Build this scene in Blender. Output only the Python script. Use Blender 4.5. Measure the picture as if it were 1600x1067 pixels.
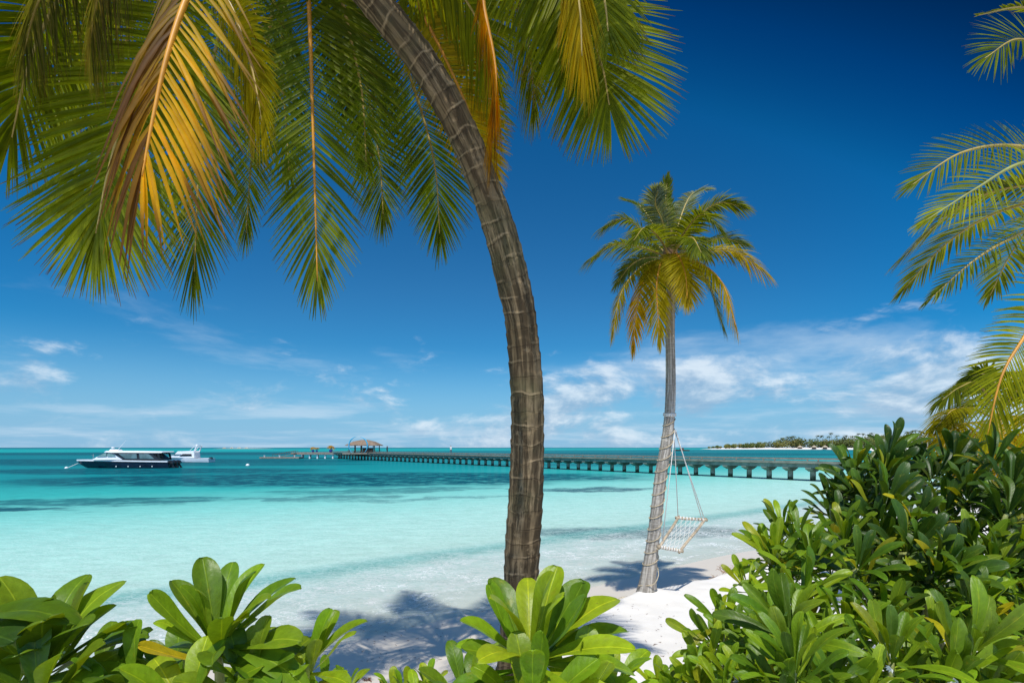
import bpy, math, random
import numpy as np
from mathutils import Vector, Matrix, Quaternion

for _o in list(bpy.data.objects):
    bpy.data.objects.remove(_o)
scene = bpy.context.scene
COL = scene.collection
R = math.radians

# ------------------------------------------------------------------ camera
F = 800.0          # focal length in photograph pixels (18 mm on a 36 mm sensor, 1600 px wide)
HZ = 699.0         # horizon row
CAMZ = 3.0
cam_d = bpy.data.cameras.new("camera")
cam_d.lens = 18.0
cam_d.sensor_width = 36.0
cam_d.shift_y = (HZ - 533.5) / 1600.0
cam_d.clip_start = 0.05
cam_d.clip_end = 90000.0
cam = bpy.data.objects.new("camera", cam_d)
cam.location = (0, 0, CAMZ)
cam.rotation_euler = (R(90), 0, 0)
COL.objects.link(cam)
scene.camera = cam

# ------------------------------------------------------------------ light and sky
SUN_EL = R(61.0)
_trav = Vector((0.15, 1.0, 0)).normalized()
SUN_DIR = Vector((-_trav.x * math.cos(SUN_EL), -_trav.y * math.cos(SUN_EL), math.sin(SUN_EL)))
sun_d = bpy.data.lights.new("sun", 'SUN')
sun_d.energy = 3.9
sun_d.angle = R(0.53)
sun_d.color = (1.0, 0.955, 0.88)
sun = bpy.data.objects.new("sun", sun_d)
sun.rotation_euler = SUN_DIR.to_track_quat('Z', 'Y').to_euler()
sun.location = (-20, -60, 90)
COL.objects.link(sun)

world = bpy.data.worlds.new("World")
scene.world = world
world.use_nodes = True


class NT:
    """tiny helper for node trees"""
    def __init__(self, nt):
        self.nt = nt
        nt.nodes.clear()

    def n(self, typ, *ins, **kw):
        nd = self.nt.nodes.new(typ)
        named = kw.pop('I', {})
        for k, v in kw.items():
            setattr(nd, k, v)
        for i, v in list(enumerate(ins)) + list(named.items()):
            if v is None:
                continue
            s = nd.inputs[i]
            if isinstance(v, bpy.types.Node):
                v = v.outputs[0]
            if isinstance(v, bpy.types.NodeSocket):
                self.nt.links.new(v, s)
            else:
                if hasattr(s, 'default_value'):
                    dv = s.default_value
                    if hasattr(dv, '__len__') and len(dv) == 4 and hasattr(v, '__len__') and len(v) == 3:
                        v = tuple(v) + (1.0,)
                    s.default_value = v
        return nd

    def m(self, op, a=None, b=None, c=None, clamp=False):
        return self.n('ShaderNodeMath', a, b, c, operation=op, use_clamp=clamp).outputs[0]

    def v(self, op, a=None, b=None):
        return self.n('ShaderNodeVectorMath', a, b, operation=op)

    def noise(self, vec, scale, detail=4, rough=0.5, dist=0.0, out=0):
        return self.n('ShaderNodeTexNoise', I={'Vector': vec, 'Scale': scale, 'Detail': detail,
                                               'Roughness': rough, 'Distortion': dist}).outputs[out]

    def ramp(self, fac, stops, interp='LINEAR'):
        nd = self.n('ShaderNodeValToRGB', fac)
        cr = nd.color_ramp
        cr.interpolation = interp
        while len(cr.elements) < len(stops):
            cr.elements.new(0.5)
        for e, (p, c) in zip(cr.elements, stops):
            e.position = p
            if not hasattr(c, '__len__'):
                c = (c, c, c)
            e.color = tuple(c) + (1.0,)
        return nd.outputs[0]

    def rng(self, v, a, b, c=0.0, d=1.0, smooth=True):
        return self.n('ShaderNodeMapRange', I={'Value': v, 'From Min': a, 'From Max': b, 'To Min': c, 'To Max': d},
                      interpolation_type='SMOOTHSTEP' if smooth else 'LINEAR').outputs[0]

    def mix(self, f, a, b, blend='MIX'):
        nd = self.nt.nodes.new('ShaderNodeMix')
        nd.data_type = 'RGBA'
        nd.blend_type = blend
        for idx, v in ((0, f), (6, a), (7, b)):
            s = nd.inputs[idx]
            if isinstance(v, bpy.types.NodeSocket):
                self.nt.links.new(v, s)
            else:
                if idx and hasattr(v, '__len__') and len(v) == 3:
                    v = tuple(v) + (1.0,)
                s.default_value = v
        return nd.outputs[2]

    def bump(self, h, strength=0.3, dist=0.02, normal=None):
        return self.n('ShaderNodeBump', I={'Height': h, 'Strength': strength, 'Distance': dist, 'Normal': normal}).outputs[0]


CLS = 9.2
CLB = 9.2
SKYK = 2.5
W = NT(world.node_tree)
sky = W.n('ShaderNodeTexSky', sky_type='NISHITA', sun_disc=False)
sky.sun_elevation = SUN_EL
sky.sun_rotation = math.atan2(SUN_DIR.x, SUN_DIR.y)
sky.altitude = 0.0
sky.air_density = 1.0
sky.dust_density = 0.25
sky.ozone_density = 4.0
_dir = W.v('NORMALIZE', W.n('ShaderNodeTexCoord').outputs['Generated']).outputs[0]
_sx, _sy, _sz = W.n('ShaderNodeSeparateXYZ', _dir).outputs
_el = W.m('MAXIMUM', _sz, 0.0)
# blue sky through a polarising filter: a dark band across the sky, set by the filter's angle
_bright = W.n('ShaderNodeVectorMath', sky.outputs[0], (0.1, 0.1, 0.1), operation='MULTIPLY').outputs[0]
_gam = W.n('ShaderNodeGamma', _bright, 1.15).outputs[0]
_cosg = W.n('ShaderNodeVectorMath', _dir, tuple(Vector((0.08, -0.84, 0.53)).normalized()), operation='DOT_PRODUCT').outputs['Value']
_cos2 = W.m('MULTIPLY', _cosg, _cosg)
_pol = W.m('DIVIDE', W.m('SUBTRACT', 1.0, _cos2), W.m('ADD', 1.0, _cos2))
_pol = W.m('MAXIMUM', _pol, W.m('MULTIPLY', W.rng(_cosg, 0.1, -0.1), 0.40))
_pf = W.ramp(_pol, [(0.0, 1.2), (0.2, 0.8), (0.38, 0.41), (0.75, 0.41), (0.87, 0.26), (0.96, 0.085), (1.0, 0.06)])
_tint = W.ramp(_pol, [(0.0, (0.95, 0.95, 0.95)), (0.2, (0.70, 0.86, 0.95)), (0.38, (0.22, 0.74, 0.95)), (0.77, (0.03, 0.68, 1.0)), (0.87, (0.0, 0.52, 1.0)), (1.0, (0.0, 0.42, 0.95))])
_blue = W.mix(1.0, _gam, _tint, 'MULTIPLY')
_blue = W.n('ShaderNodeVectorMath', _blue, operation='SCALE', I={'Scale': W.m('MULTIPLY', _pf, SKYK)}).outputs[0]
# clouds on a flat layer seen in perspective
_den = W.m('ADD', _el, 0.07)
_px = W.m('DIVIDE', _sx, _den)
_py = W.m('DIVIDE', _sy, _den)
_pl = W.n('ShaderNodeCombineXYZ', _px, _py, CLS).outputs[0]
_warp = W.noise(_pl, 0.35, 3, 0.5, out=1)
_pl2 = W.v('ADD', _pl, W.v('MULTIPLY', W.v('SUBTRACT', _warp, (0.5, 0.5, 0.5)).outputs[0], (1.6, 1.0, 0)).outputs[0]).outputs[0]
_n1 = W.noise(_pl2, 0.42, 8, 0.60)
_cov = W.ramp(_el, [(0.0, 0.43), (0.10, 0.47), (0.19, 0.545), (0.28, 0.61), (0.5, 0.70), (1.0, 0.76)])
_c1 = W.m('MULTIPLY', W.rng(W.m('SUBTRACT', _n1, _cov), 0.0, 0.22), 0.46)
# low banks of cumulus near the horizon, in bearing and elevation
_az = W.m('ARCTAN2', _sx, _sy)
_hc = W.n('ShaderNodeCombineXYZ', W.m('MULTIPLY', _az, 3.4), W.m('MULTIPLY', _el, 7.5), CLB).outputs[0]
_n2 = W.noise(_hc, 1.5, 9, 0.60, 0.25)
_cov2 = W.ramp(_el, [(0.0, 0.44), (0.08, 0.44), (0.16, 0.52), (0.23, 0.64), (0.30, 0.85)])
_c2 = W.m('MULTIPLY', W.rng(W.m('ADD', W.m('SUBTRACT', _n2, _cov2), W.m('MULTIPLY', W.m('SINE', _az), 0.10)), 0.0, 0.20), 0.72)
_n3 = W.noise(W.v('ADD', _hc, (0.05, 0.12, 0.0)).outputs[0], 1.5, 9, 0.60, 0.25)
_sh = W.rng(W.m('SUBTRACT', _n2, _n3), -0.09, 0.13)
_cc2 = W.mix(_sh, (0.28, 0.42, 0.59), (0.76, 0.83, 0.89))
_veil = W.m('MULTIPLY', W.rng(_el, 0.20, 0.0), 0.85)
_k = W.mix(_veil, _blue, (0.26, 0.46, 0.69))
_k = W.mix(_c1, _k, (0.58, 0.70, 0.82))
_k = W.mix(_c2, _k, _cc2)
# below the horizon the sea's own light
_k = W.mix(W.rng(_sz, -0.02, 0.0, smooth=False), (0.10, 0.30, 0.36), _k)
bg = W.n('ShaderNodeBackground', W.n('ShaderNodeVectorMath', _k, (10.0, 10.0, 10.0), operation='MULTIPLY').outputs[0], 0.1)
W.n('ShaderNodeOutputWorld', bg.outputs[0])

scene.render.engine = 'CYCLES'
scene.view_settings.view_transform = 'Standard'
scene.view_settings.look = 'None'
scene.view_settings.exposure = 0.18
scene.view_settings.gamma = 1.0
scene.view_settings.use_curve_mapping = False
scene.cycles.max_bounces = 6
scene.cycles.transparent_max_bounces = 8
scene.cycles.diffuse_bounces = 3
scene.cycles.glossy_bounces = 2
scene.cycles.transmission_bounces = 4
scene.cycles.caustics_reflective = False
scene.cycles.caustics_refractive = False


# ------------------------------------------------------------------ helpers
def P(u, v, d):
    """world point seen at photograph pixel (u, v) at distance d in front of the lens"""
    return Vector(((u - 800.0) / F * d, d, CAMZ - (v - HZ) / F * d))


def link(o, parent=None):
    COL.objects.link(o)
    if parent is not None:
        o.parent = parent
    return o


def tag(o, label=None, cat=None, group=None, kind=None):
    if label: o['label'] = label
    if cat: o['category'] = cat
    if group: o['group'] = group
    if kind: o['kind'] = kind
    return o


def empty(name, loc=(0, 0, 0), parent=None):
    o = bpy.data.objects.new(name, None)
    o.location = loc
    o.empty_display_size = 0.2
    return link(o, parent)


class MB:
    """collects geometry for ONE mesh"""
    def __init__(self):
        self.v, self.f, self.uv, self.col = [], [], [], []

    def add(self, vs, fs, uvs=None, cols=None):
        b = len(self.v)
        self.v.extend([tuple(p) for p in vs])
        self.f.extend([tuple(i + b for i in f) for f in fs])
        if uvs is not None: self.uv.extend(uvs)
        if cols is not None: self.col.extend(cols)

    def box(self, c, s, rot=None):
        cx, cy, cz = c
        hx, hy, hz = s[0] / 2, s[1] / 2, s[2] / 2
        vs = [Vector((x, y, z)) for x in (-hx, hx) for y in (-hy, hy) for z in (-hz, hz)]
        if rot is not None:
            vs = [rot @ p for p in vs]
        vs = [p + Vector(c) for p in vs]
        self.add(vs, [(0, 1, 3, 2), (4, 6, 7, 5), (0, 4, 5, 1), (2, 3, 7, 6), (0, 2, 6, 4), (1, 5, 7, 3)])

    def bar(self, a, b, w, h, up=(0, 0, 1)):
        a, b = Vector(a), Vector(b)
        t = (b - a).normalized()
        s = t.cross(Vector(up))
        if s.length < 1e-4: s = t.cross(Vector((0, 1, 0)))
        s.normalize()
        n = s.cross(t)
        vs = []
        for p in (a, b):
            for i, j in ((-1, -1), (1, -1), (1, 1), (-1, 1)):
                vs.append(p + s * (i * w / 2) + n * (j * h / 2))
        self.add(vs, [(3, 2, 1, 0), (4, 5, 6, 7), (0, 1, 5, 4), (1, 2, 6, 5), (2, 3, 7, 6), (3, 0, 4, 7)])

    def tube(self, pts, rad, seg=8, caps=True):
        pts = [Vector(p) for p in pts]
        if not hasattr(rad, '__len__'): rad = [rad] * len(pts)
        n = None
        vs, fs = [], []
        for i, p in enumerate(pts):
            t = (pts[min(i + 1, len(pts) - 1)] - pts[max(i - 1, 0)]).normalized()
            if n is None:
                n = t.cross(Vector((0.31, 0.95, 0.1)))
                if n.length < 0.1: n = t.cross(Vector((1, 0, 0)))
            n = (n - t * n.dot(t)).normalized()
            b = t.cross(n)
            for k in range(seg):
                a = 2 * math.pi * k / seg
                vs.append(p + (n * math.cos(a) + b * math.sin(a)) * rad[i])
        for i in range(len(pts) - 1):
            for k in range(seg):
                k2 = (k + 1) % seg
                fs.append((i * seg + k, i * seg + k2, (i + 1) * seg + k2, (i + 1) * seg + k))
        if caps:
            fs.append(tuple(range(seg - 1, -1, -1)))
            fs.append(tuple((len(pts) - 1) * seg + k for k in range(seg)))
        self.add(vs, fs)

    def lathe(self, c, prof, seg=16):
        c = Vector(c)
        vs, fs = [], []
        for r, z in prof:
            for k in range(seg):
                a = 2 * math.pi * k / seg
                vs.append(c + Vector((r * math.cos(a), r * math.sin(a), z)))
        for i in range(len(prof) - 1):
            for k in range(seg):
                k2 = (k + 1) % seg
                fs.append((i * seg + k, i * seg + k2, (i + 1) * seg + k2, (i + 1) * seg + k))
        fs.append(tuple(range(seg - 1, -1, -1)))
        fs.append(tuple((len(prof) - 1) * seg + k for k in range(seg)))
        self.add(vs, fs)

    def mesh(self, name, mat, smooth=False):
        me = bpy.data.meshes.new(name)
        me.from_pydata(self.v, [], self.f)
        if self.uv:
            ul = me.uv_layers.new(name='UVMap')
            li = np.empty(len(me.loops), dtype=np.int32)
            me.loops.foreach_get('vertex_index', li)
            ul.data.foreach_set('uv', np.array(self.uv, dtype=np.float32)[li].ravel())
        if self.col:
            ca = me.color_attributes.new('Col', 'FLOAT_COLOR', 'POINT')
            c = np.ones((len(self.v), 4), dtype=np.float32)
            c[:, :3] = np.array(self.col, dtype=np.float32)
            ca.data.foreach_set('color', c.ravel())
        if mat is not None: me.materials.append(mat)
        if smooth:
            me.polygons.foreach_set('use_smooth', [True] * len(me.polygons))
        me.update()
        return me

    def build(self, name, mat, parent=None, smooth=False):
        return link(bpy.data.objects.new(name, self.mesh(name, mat, smooth)), parent)


def spline(pts, n):
    """Catmull-Rom through points, n samples"""
    pts = [Vector(p) for p in pts]
    ext = [pts[0] * 2 - pts[1]] + pts + [pts[-1] * 2 - pts[-2]]
    out = []
    m = len(pts) - 1
    for i in range(n):
        x = i / (n - 1) * m
        k = min(int(x), m - 1)
        t = x - k
        a, b, c, d = ext[k], ext[k + 1], ext[k + 2], ext[k + 3]
        out.append(0.5 * ((2 * b) + (c - a) * t + (2 * a - 5 * b + 4 * c - d) * t * t + (3 * b - 3 * c + d - a) * t ** 3))
    return out


_rs = np.random.RandomState(7)
_LAT = _rs.rand(256, 256)


def vnoise(x, y):
    x = np.asarray(x, dtype=float); y = np.asarray(y, dtype=float)
    xi = np.floor(x).astype(int); yi = np.floor(y).astype(int)
    fx = x - xi; fy = y - yi
    fx = fx * fx * (3 - 2 * fx); fy = fy * fy * (3 - 2 * fy)
    g = lambda a, b: _LAT[a % 256, b % 256]
    return (g(xi, yi) * (1 - fx) + g(xi + 1, yi) * fx) * (1 - fy) + (g(xi, yi + 1) * (1 - fx) + g(xi + 1, yi + 1) * fx) * fy


def fbm(x, y, o=4):
    s = 0; a = 0.5
    for k in range(o):
        s = s + a * vnoise(x * 2 ** k + 17 * k, y * 2 ** k + 5 * k)
        a *= 0.5
    return s


def sstep(x, a, b):
    t = np.clip((np.asarray(x, dtype=float) - a) / (b - a), 0, 1)
    return t * t * (3 - 2 * t)


# ------------------------------------------------------------------ materials
def newmat(name):
    m = bpy.data.materials.new(name)
    m.use_nodes = True
    return m, NT(m.node_tree)


def out(T, sh):
    T.n('ShaderNodeOutputMaterial', sh.outputs[0] if isinstance(sh, bpy.types.Node) else sh)


def plain(name, col, rough=0.5, metal=0.0, var=0.12, scale=6.0, spec=0.5, bump=0.0):
    """painted or bare surface with a little uneven colour and relief"""
    m, T = newmat(name)
    co = T.n('ShaderNodeTexCoord').outputs['Object']
    nz = T.noise(co, scale, 5, 0.6)
    c = T.mix(T.rng(nz, 0.3, 0.7), tuple(x * (1 - var) for x in col), tuple(min(1, x * (1 + var)) for x in col))
    kw = {'Base Color': c, 'Roughness': rough, 'Metallic': metal, 'Specular IOR Level': spec}
    if bump: kw['Normal'] = T.bump(T.noise(co, scale * 5, 4), bump, 0.02)
    out(T, T.n('ShaderNodeBsdfPrincipled', I=kw))
    return m


def leafy(name, src, rough=0.42, trans=0.35, tcol=(1.35, 1.25, 0.55), spec=0.5, rib=True):
    """leaf: glossy front, light shining through; colour from the object or from a colour attribute"""
    m, T = newmat(name)
    if src == 'attr':
        c = T.n('ShaderNodeVertexColor', layer_name='Col').outputs[0]
    else:
        c = T.n('ShaderNodeObjectInfo').outputs['Color']
    uv = T.n('ShaderNodeUVMap', uv_map='UVMap').outputs[0]
    ux, uy, _ = T.n('ShaderNodeSeparateXYZ', uv).outputs
    co = T.n('ShaderNodeTexCoord').outputs['Object']
    nz = T.noise(co, 9.0, 4, 0.6)
    c = T.mix(1.0, c, T.ramp(nz, [(0.25, 0.78), (0.75, 1.22)]), 'MULTIPLY')
    h = T.noise(co, 30.0, 3, 0.6)
    nrm = None
    if rib:
        # wear: yellowed patches, brown nibbled margins and salt specks, different on every leaf
        rv = T.n('ShaderNodeObjectInfo').outputs['Random']
        wp = T.n('ShaderNodeCombineXYZ', ux, T.m('MULTIPLY', uy, 4.0), T.m('MULTIPLY', rv, 57.0)).outputs[0]
        wn_ = T.noise(wp, 1.3, 5, 0.65)
        c = T.mix(T.m('MULTIPLY', T.rng(wn_, 0.58, 0.75), 0.45), c, (0.30, 0.29, 0.02))
        edge_ = T.rng(T.m('ADD', T.m('ABSOLUTE', ux), T.m('MULTIPLY', T.m('SUBTRACT', T.noise(wp, 2.2, 4, 0.7), 0.5), 1.3)), 1.18, 1.30)
        c = T.mix(T.m('MULTIPLY', edge_, 0.8), c, (0.13, 0.07, 0.02))
        c = T.mix(T.m('MULTIPLY', T.rng(T.noise(wp, 9.0, 2, 0.5), 0.70, 0.76), 0.7), c, (0.16, 0.11, 0.035))
        au = T.m('ABSOLUTE', ux)
        ribf = T.rng(au, 0.075, 0.02)
        c = T.mix(T.m('MULTIPLY', ribf, 0.55), c, T.mix(1.0, c, (2.3, 1.9, 2.0), 'MULTIPLY'))
        ve = T.m('SINE', T.m('MULTIPLY', T.m('SUBTRACT', uy, T.m('MULTIPLY', au, 0.16)), 75.0))
        hh = T.m('ADD', T.m('MULTIPLY', ve, 0.06), T.m('ADD', T.m('MULTIPLY', h, 0.5), T.m('MULTIPLY', ribf, 0.5)))
        nrm = T.bump(hh, 0.35, 0.004)
        c = T.mix(T.m('MULTIPLY', T.rng(ve, 0.6, 1.0), 0.10), c, T.mix(1.0, c, (1.5, 1.4, 1.3), 'MULTIPLY'))
    pr = T.n('ShaderNodeBsdfPrincipled', I={'Base Color': c, 'Roughness': rough, 'Specular IOR Level': spec, 'Normal': nrm})
    tr = T.n('ShaderNodeBsdfTranslucent', I={'Color': T.mix(1.0, c, tcol, 'MULTIPLY'), 'Normal': nrm})
    out(T, T.n('ShaderNodeMixShader', trans, pr.outputs[0], tr.outputs[0]))
    return m


MAT = {}
MAT['frond'] = leafy('palm_leaflet', 'attr', 0.5, 0.54, (1.75, 1.45, 0.3), 0.14, rib=False)
MAT['leaf'] = leafy('shrub_leaf', 'object', 0.38, 0.30, (1.9, 1.6, 0.5), 0.28)
MAT['leaf_attr'] = leafy('shrub_leaf_mass', 'attr', 0.38, 0.30, (1.9, 1.6, 0.5), 0.28)
MAT['far_leaf'] = leafy('far_foliage', 'attr', 0.6, 0.2, (1.3, 1.2, 0.6), 0.2, rib=False)


def mat_trunk(name, base, dark, light, ringm, rk=1.0):
    m, T = newmat(name)
    uv = T.n('ShaderNodeUVMap', uv_map='UVMap').outputs[0]          # x: round the trunk 0..1, y: metres up
    ux, uy, _ = T.n('ShaderNodeSeparateXYZ', uv).outputs
    co = T.n('ShaderNodeTexCoord').outputs['Object']
    big = T.noise(co, 2.3, 5, 0.62)
    ang = T.m('MULTIPLY', ux, 2 * math.pi)
    cyl = T.n('ShaderNodeCombineXYZ', T.m('COSINE', ang), T.m('SINE', ang), T.m('MULTIPLY', uy, 0.45)).outputs[0]
    fib = T.noise(cyl, 11.0, 5, 0.65, 0.3)
    stripe = T.noise(cyl, 3.2, 3, 0.55, 0.2)
    cr = T.noise(cyl, 6.5, 6, 0.6, 0.2)
    crk = T.m('MULTIPLY', T.rng(T.m('ABSOLUTE', T.m('SUBTRACT', cr, 0.5)), 0.016, 0.0), T.rng(big, 0.40, 0.60))
    ringc = T.m('ADD', T.m('DIVIDE', uy, ringm), T.m('MULTIPLY', T.m('SUBTRACT', T.noise(co, 2.6, 4), 0.5), 1.5))
    fr = T.m('FRACT', ringc)
    ring = T.m('ADD', T.rng(fr, 0.06, 0.0), T.rng(fr, 0.96, 1.0), clamp=True)
    lite = T.rng(T.m('ABSOLUTE', T.m('SUBTRACT', fr, 0.14)), 0.09, 0.0)
    c = T.mix(T.rng(big, 0.32, 0.68), base, light)
    c = T.mix(T.m('MULTIPLY', T.rng(stripe, 0.42, 0.56), 0.78), c, dark)
    c = T.mix(T.m('MULTIPLY', T.rng(fr, 0.72, 0.98), 0.25 * rk), c, dark)
    c = T.mix(T.m('MULTIPLY', T.rng(T.noise(co, 1.1, 4, 0.6), 0.52, 0.66), 0.30), c, (0.10, 0.115, 0.05))
    c = T.mix(T.m('MULTIPLY', T.rng(fib, 0.45, 0.75), 0.35), c, dark)
    c = T.mix(T.m('MULTIPLY', T.m('MULTIPLY', lite, T.rng(T.noise(co, 4.5, 3), 0.42, 0.62)), 0.62 * rk), c, tuple(min(1, x * 1.45) for x in light))
    c = T.mix(T.m('MULTIPLY', T.m('MULTIPLY', ring, T.rng(T.noise(co, 6.0, 3), 0.40, 0.6)), 0.65 * rk), c, dark)
    c = T.mix(T.m('MULTIPLY', crk, 0.6), c, tuple(x * 0.45 for x in dark))
    c = T.mix(T.m('MULTIPLY', T.rng(T.noise(co, 7.0, 4, 0.7), 0.60, 0.70), 0.35), c, tuple(min(1, x * 1.4) for x in light))
    h = T.m('SUBTRACT', T.m('MULTIPLY', fib, 0.4), T.m('ADD', T.m('MULTIPLY', crk, 0.5), T.m('MULTIPLY', ring, 0.25)))
    out(T, T.n('ShaderNodeBsdfPrincipled', I={'Base Color': c, 'Roughness': 0.85, 'Specular IOR Level': 0.2,
                                              'Normal': T.bump(h, 0.8, 0.02)}))
    return m


MAT['trunk'] = mat_trunk('palm_trunk_brown', (0.150, 0.105, 0.053), (0.038, 0.025, 0.012), (0.28, 0.205, 0.115), 0.155)
MAT['trunk_grey'] = mat_trunk('palm_trunk_grey', (0.46, 0.42, 0.36), (0.21, 0.185, 0.155), (0.60, 0.56, 0.49), 0.085, 0.45)
MAT['rachis'] = plain('frond_rib', (0.36, 0.26, 0.06), 0.5, var=0.25, scale=4)
MAT['rachis_y'] = plain('frond_rib_orange', (0.54, 0.24, 0.02), 0.5, var=0.25, scale=4)
MAT['rachis_g'] = plain('frond_rib_green', (0.26, 0.27, 0.07), 0.5, var=0.25, scale=4)
MAT['husk'] = plain('fibre_husk', (0.20, 0.12, 0.06), 0.95, var=0.35, scale=18, spec=0.1, bump=0.8)
MAT['stem'] = plain('shrub_stem', (0.22, 0.24, 0.07), 0.6, var=0.3, scale=12, bump=0.3)
MAT['rope'] = plain('rope_beige', (0.52, 0.43, 0.29), 0.9, var=0.25, scale=40, spec=0.1, bump=0.6)
MAT['rope_white'] = plain('rope_white', (0.74, 0.72, 0.67), 0.85, var=0.12, scale=40, spec=0.1, bump=0.6)
MAT['pole'] = plain('bleached_pole', (0.42, 0.34, 0.24), 0.8, var=0.3, scale=14, spec=0.2, bump=0.5)
MAT['gel_white'] = plain('boat_white', (0.78, 0.79, 0.80), 0.25, var=0.04, scale=1.5)
MAT['hull_navy'] = plain('boat_navy', (0.012, 0.022, 0.045), 0.14, var=0.3, scale=1.2)
MAT['black'] = plain('black_trim', (0.012, 0.013, 0.015), 0.35, var=0.2)
MAT['tint'] = plain('tinted_glass', (0.10, 0.17, 0.19), 0.06, var=0.35, scale=0.9, spec=0.8)
MAT['tint_green'] = plain('windscreen_glass', (0.20, 0.34, 0.33), 0.06, var=0.25, scale=0.9, spec=0.8)
MAT['metal'] = plain('steel', (0.62, 0.63, 0.64), 0.3, 1.0)
MAT['concrete'] = plain('pier_concrete', (0.20, 0.235, 0.195), 0.85, var=0.28, scale=1.4, spec=0.2, bump=0.3)
MAT['pile'] = plain('pier_pile', (0.20, 0.21, 0.17), 0.85, var=0.4, scale=1.8, spec=0.2, bump=0.4)
m, T = newmat('pier_pile_stained')
_z = T.n('ShaderNodeSeparateXYZ', T.n('ShaderNodeNewGeometry').outputs['Position']).outputs[2]
_nz = T.noise(T.n('ShaderNodeNewGeometry').outputs['Position'], 2.5, 5, 0.65)
_c = T.mix(T.rng(_nz, 0.3, 0.7), (0.20, 0.20, 0.16), (0.34, 0.34, 0.29))
_c = T.mix(T.rng(T.m('ADD', _z, T.m('MULTIPLY', _nz, 0.5)), 0.75, 0.45), _c, (0.05, 0.065, 0.035))
out(T, T.n('ShaderNodeBsdfPrincipled', I={'Base Color': _c, 'Roughness': 0.85, 'Specular IOR Level': 0.2}))
MAT['pile'] = m
MAT['deck'] = plain('pier_deck_wood', (0.24, 0.215, 0.175), 0.8, var=0.25, scale=2.0, spec=0.2)
MAT['white_paint'] = plain('white_paint', (0.75, 0.76, 0.75), 0.5, var=0.08)
MAT['thatch'] = plain('roof_shingle', (0.24, 0.175, 0.125), 0.9, var=0.25, scale=3.0, spec=0.1, bump=0.6)
MAT['straw'] = plain('straw_thatch', (0.42, 0.35, 0.25), 0.9, var=0.25, scale=2.0, spec=0.1, bump=0.6)
MAT['timber'] = plain('dark_timber', (0.10, 0.065, 0.045), 0.7, var=0.3)
MAT['arch_blue'] = plain('turquoise_paint', (0.06, 0.42, 0.62), 0.4, var=0.08)
MAT['pot_blue'] = plain('blue_glaze', (0.02, 0.06, 0.35), 0.2, var=0.1)
MAT['coral'] = plain('coral_rock', (0.66, 0.58, 0.44), 0.9, var=0.25, scale=20, spec=0.1, bump=1.0)
MAT['twig'] = plain('dry_twig', (0.16, 0.09, 0.06), 0.9, var=0.35, scale=20, spec=0.1)
MAT['twig_pale'] = plain('dry_twig_pale', (0.36, 0.24, 0.16), 0.9, var=0.35, scale=20, spec=0.1)
MAT['petal'] = plain('white_petal', (0.80, 0.80, 0.76), 0.5, var=0.05)

# ------------------------------------------------------------------ ground and sea
SHX, SHY = 1.36, 10.65            # a point of the waterline; n = (-0.59, 0.807) points out to sea


def sea_t(x, y):
    w = 1.1 * (fbm(np.asarray(x) * 0.16 + 3.0, np.asarray(y) * 0.16 + 9.0, 2) - 0.37)
    return -0.59 * (x - SHX) + 0.807 * (y - SHY) + w


def ground_z(x, y):
    x = np.asarray(x, dtype=float); y = np.asarray(y, dtype=float)
    t = sea_t(x, y)
    wet = np.where(t > 0, -0.055 * t, -0.045 * t)
    wet = np.maximum(wet, -4.0)
    wet = np.minimum(wet, 0.32)
    led = sstep(x, -0.6, 1.1)
    edge = -2.0 + 0.5 * (fbm(x * 0.9, y * 0.9, 3) - 0.45)
    shelf = sstep(-t, -edge - 0.35, -edge + 0.25)
    z = wet + led * shelf * (0.50 - np.clip(wet, -1, 0.4))
    z = z + sstep(-t, 3.0, 12.0) * 0.25
    z = z + 1.05 * sstep(5.2 - y + 0.10 * np.abs(x - 1.0), 0.0, 3.6) * sstep(-t, 2.0, 4.0)   # bank the shrubs grow on
    z = z + 0.10 * np.exp(-((x - 2.3) ** 2 + (y - 8.75) ** 2) / 0.12)
    dry = sstep(-t, 0.6, 2.2)
    z = z + dry * (0.07 * (fbm(x * 1.1, y * 1.1, 3) - 0.45) + 0.035 * (fbm(x * 5.0 + 40, y * 5.0, 3) - 0.45))
    return z


def gz(x, y):
    return float(ground_z(x, y))


def axis(lo, hi, a, b, fine, grow):
    xs = list(np.arange(a, b, fine))
    s = fine; p = xs[-1]
    while p < hi:
        s *= grow; p += s; xs.append(p)
    s = fine; p = a
    left = []
    while p > lo:
        s *= grow; p -= s; left.append(p)
    return np.array(left[::-1] + xs)


def sheet(name, xs, ys, zf, mat, smooth=True):
    X, Y = np.meshgrid(xs, ys)
    Z = zf(X, Y)
    nx, ny = len(xs), len(ys)
    co = np.stack([X, Y, Z], -1).reshape(-1, 3).astype(np.float32)
    i = np.arange(nx * ny).reshape(ny, nx)
    q = np.stack([i[:-1, :-1], i[:-1, 1:], i[1:, 1:], i[1:, :-1]], -1).reshape(-1, 4).astype(np.int32)
    me = bpy.data.meshes.new(name)
    me.vertices.add(len(co)); me.vertices.foreach_set('co', co.ravel())
    me.loops.add(q.size); me.loops.foreach_set('vertex_index', q.ravel())
    me.polygons.add(len(q))
    me.polygons.foreach_set('loop_start', np.arange(0, q.size, 4, dtype=np.int32))
    me.polygons.foreach_set('use_smooth', np.ones(len(q), dtype=bool))
    me.update(calc_edges=True)
    me.materials.append(mat)
    return link(bpy.data.objects.new(name, me))


def shore_nodes(T):
    pos = T.n('ShaderNodeNewGeometry').outputs['Position']
    x, y, z = T.n('ShaderNodeSeparateXYZ', pos).outputs
    a = T.m('MULTIPLY', T.m('SUBTRACT', x, SHX), -0.59)
    b = T.m('MULTIPLY', T.m('SUBTRACT', y, SHY), 0.807)
    return pos, x, y, z, T.m('ADD', a, b)


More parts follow.
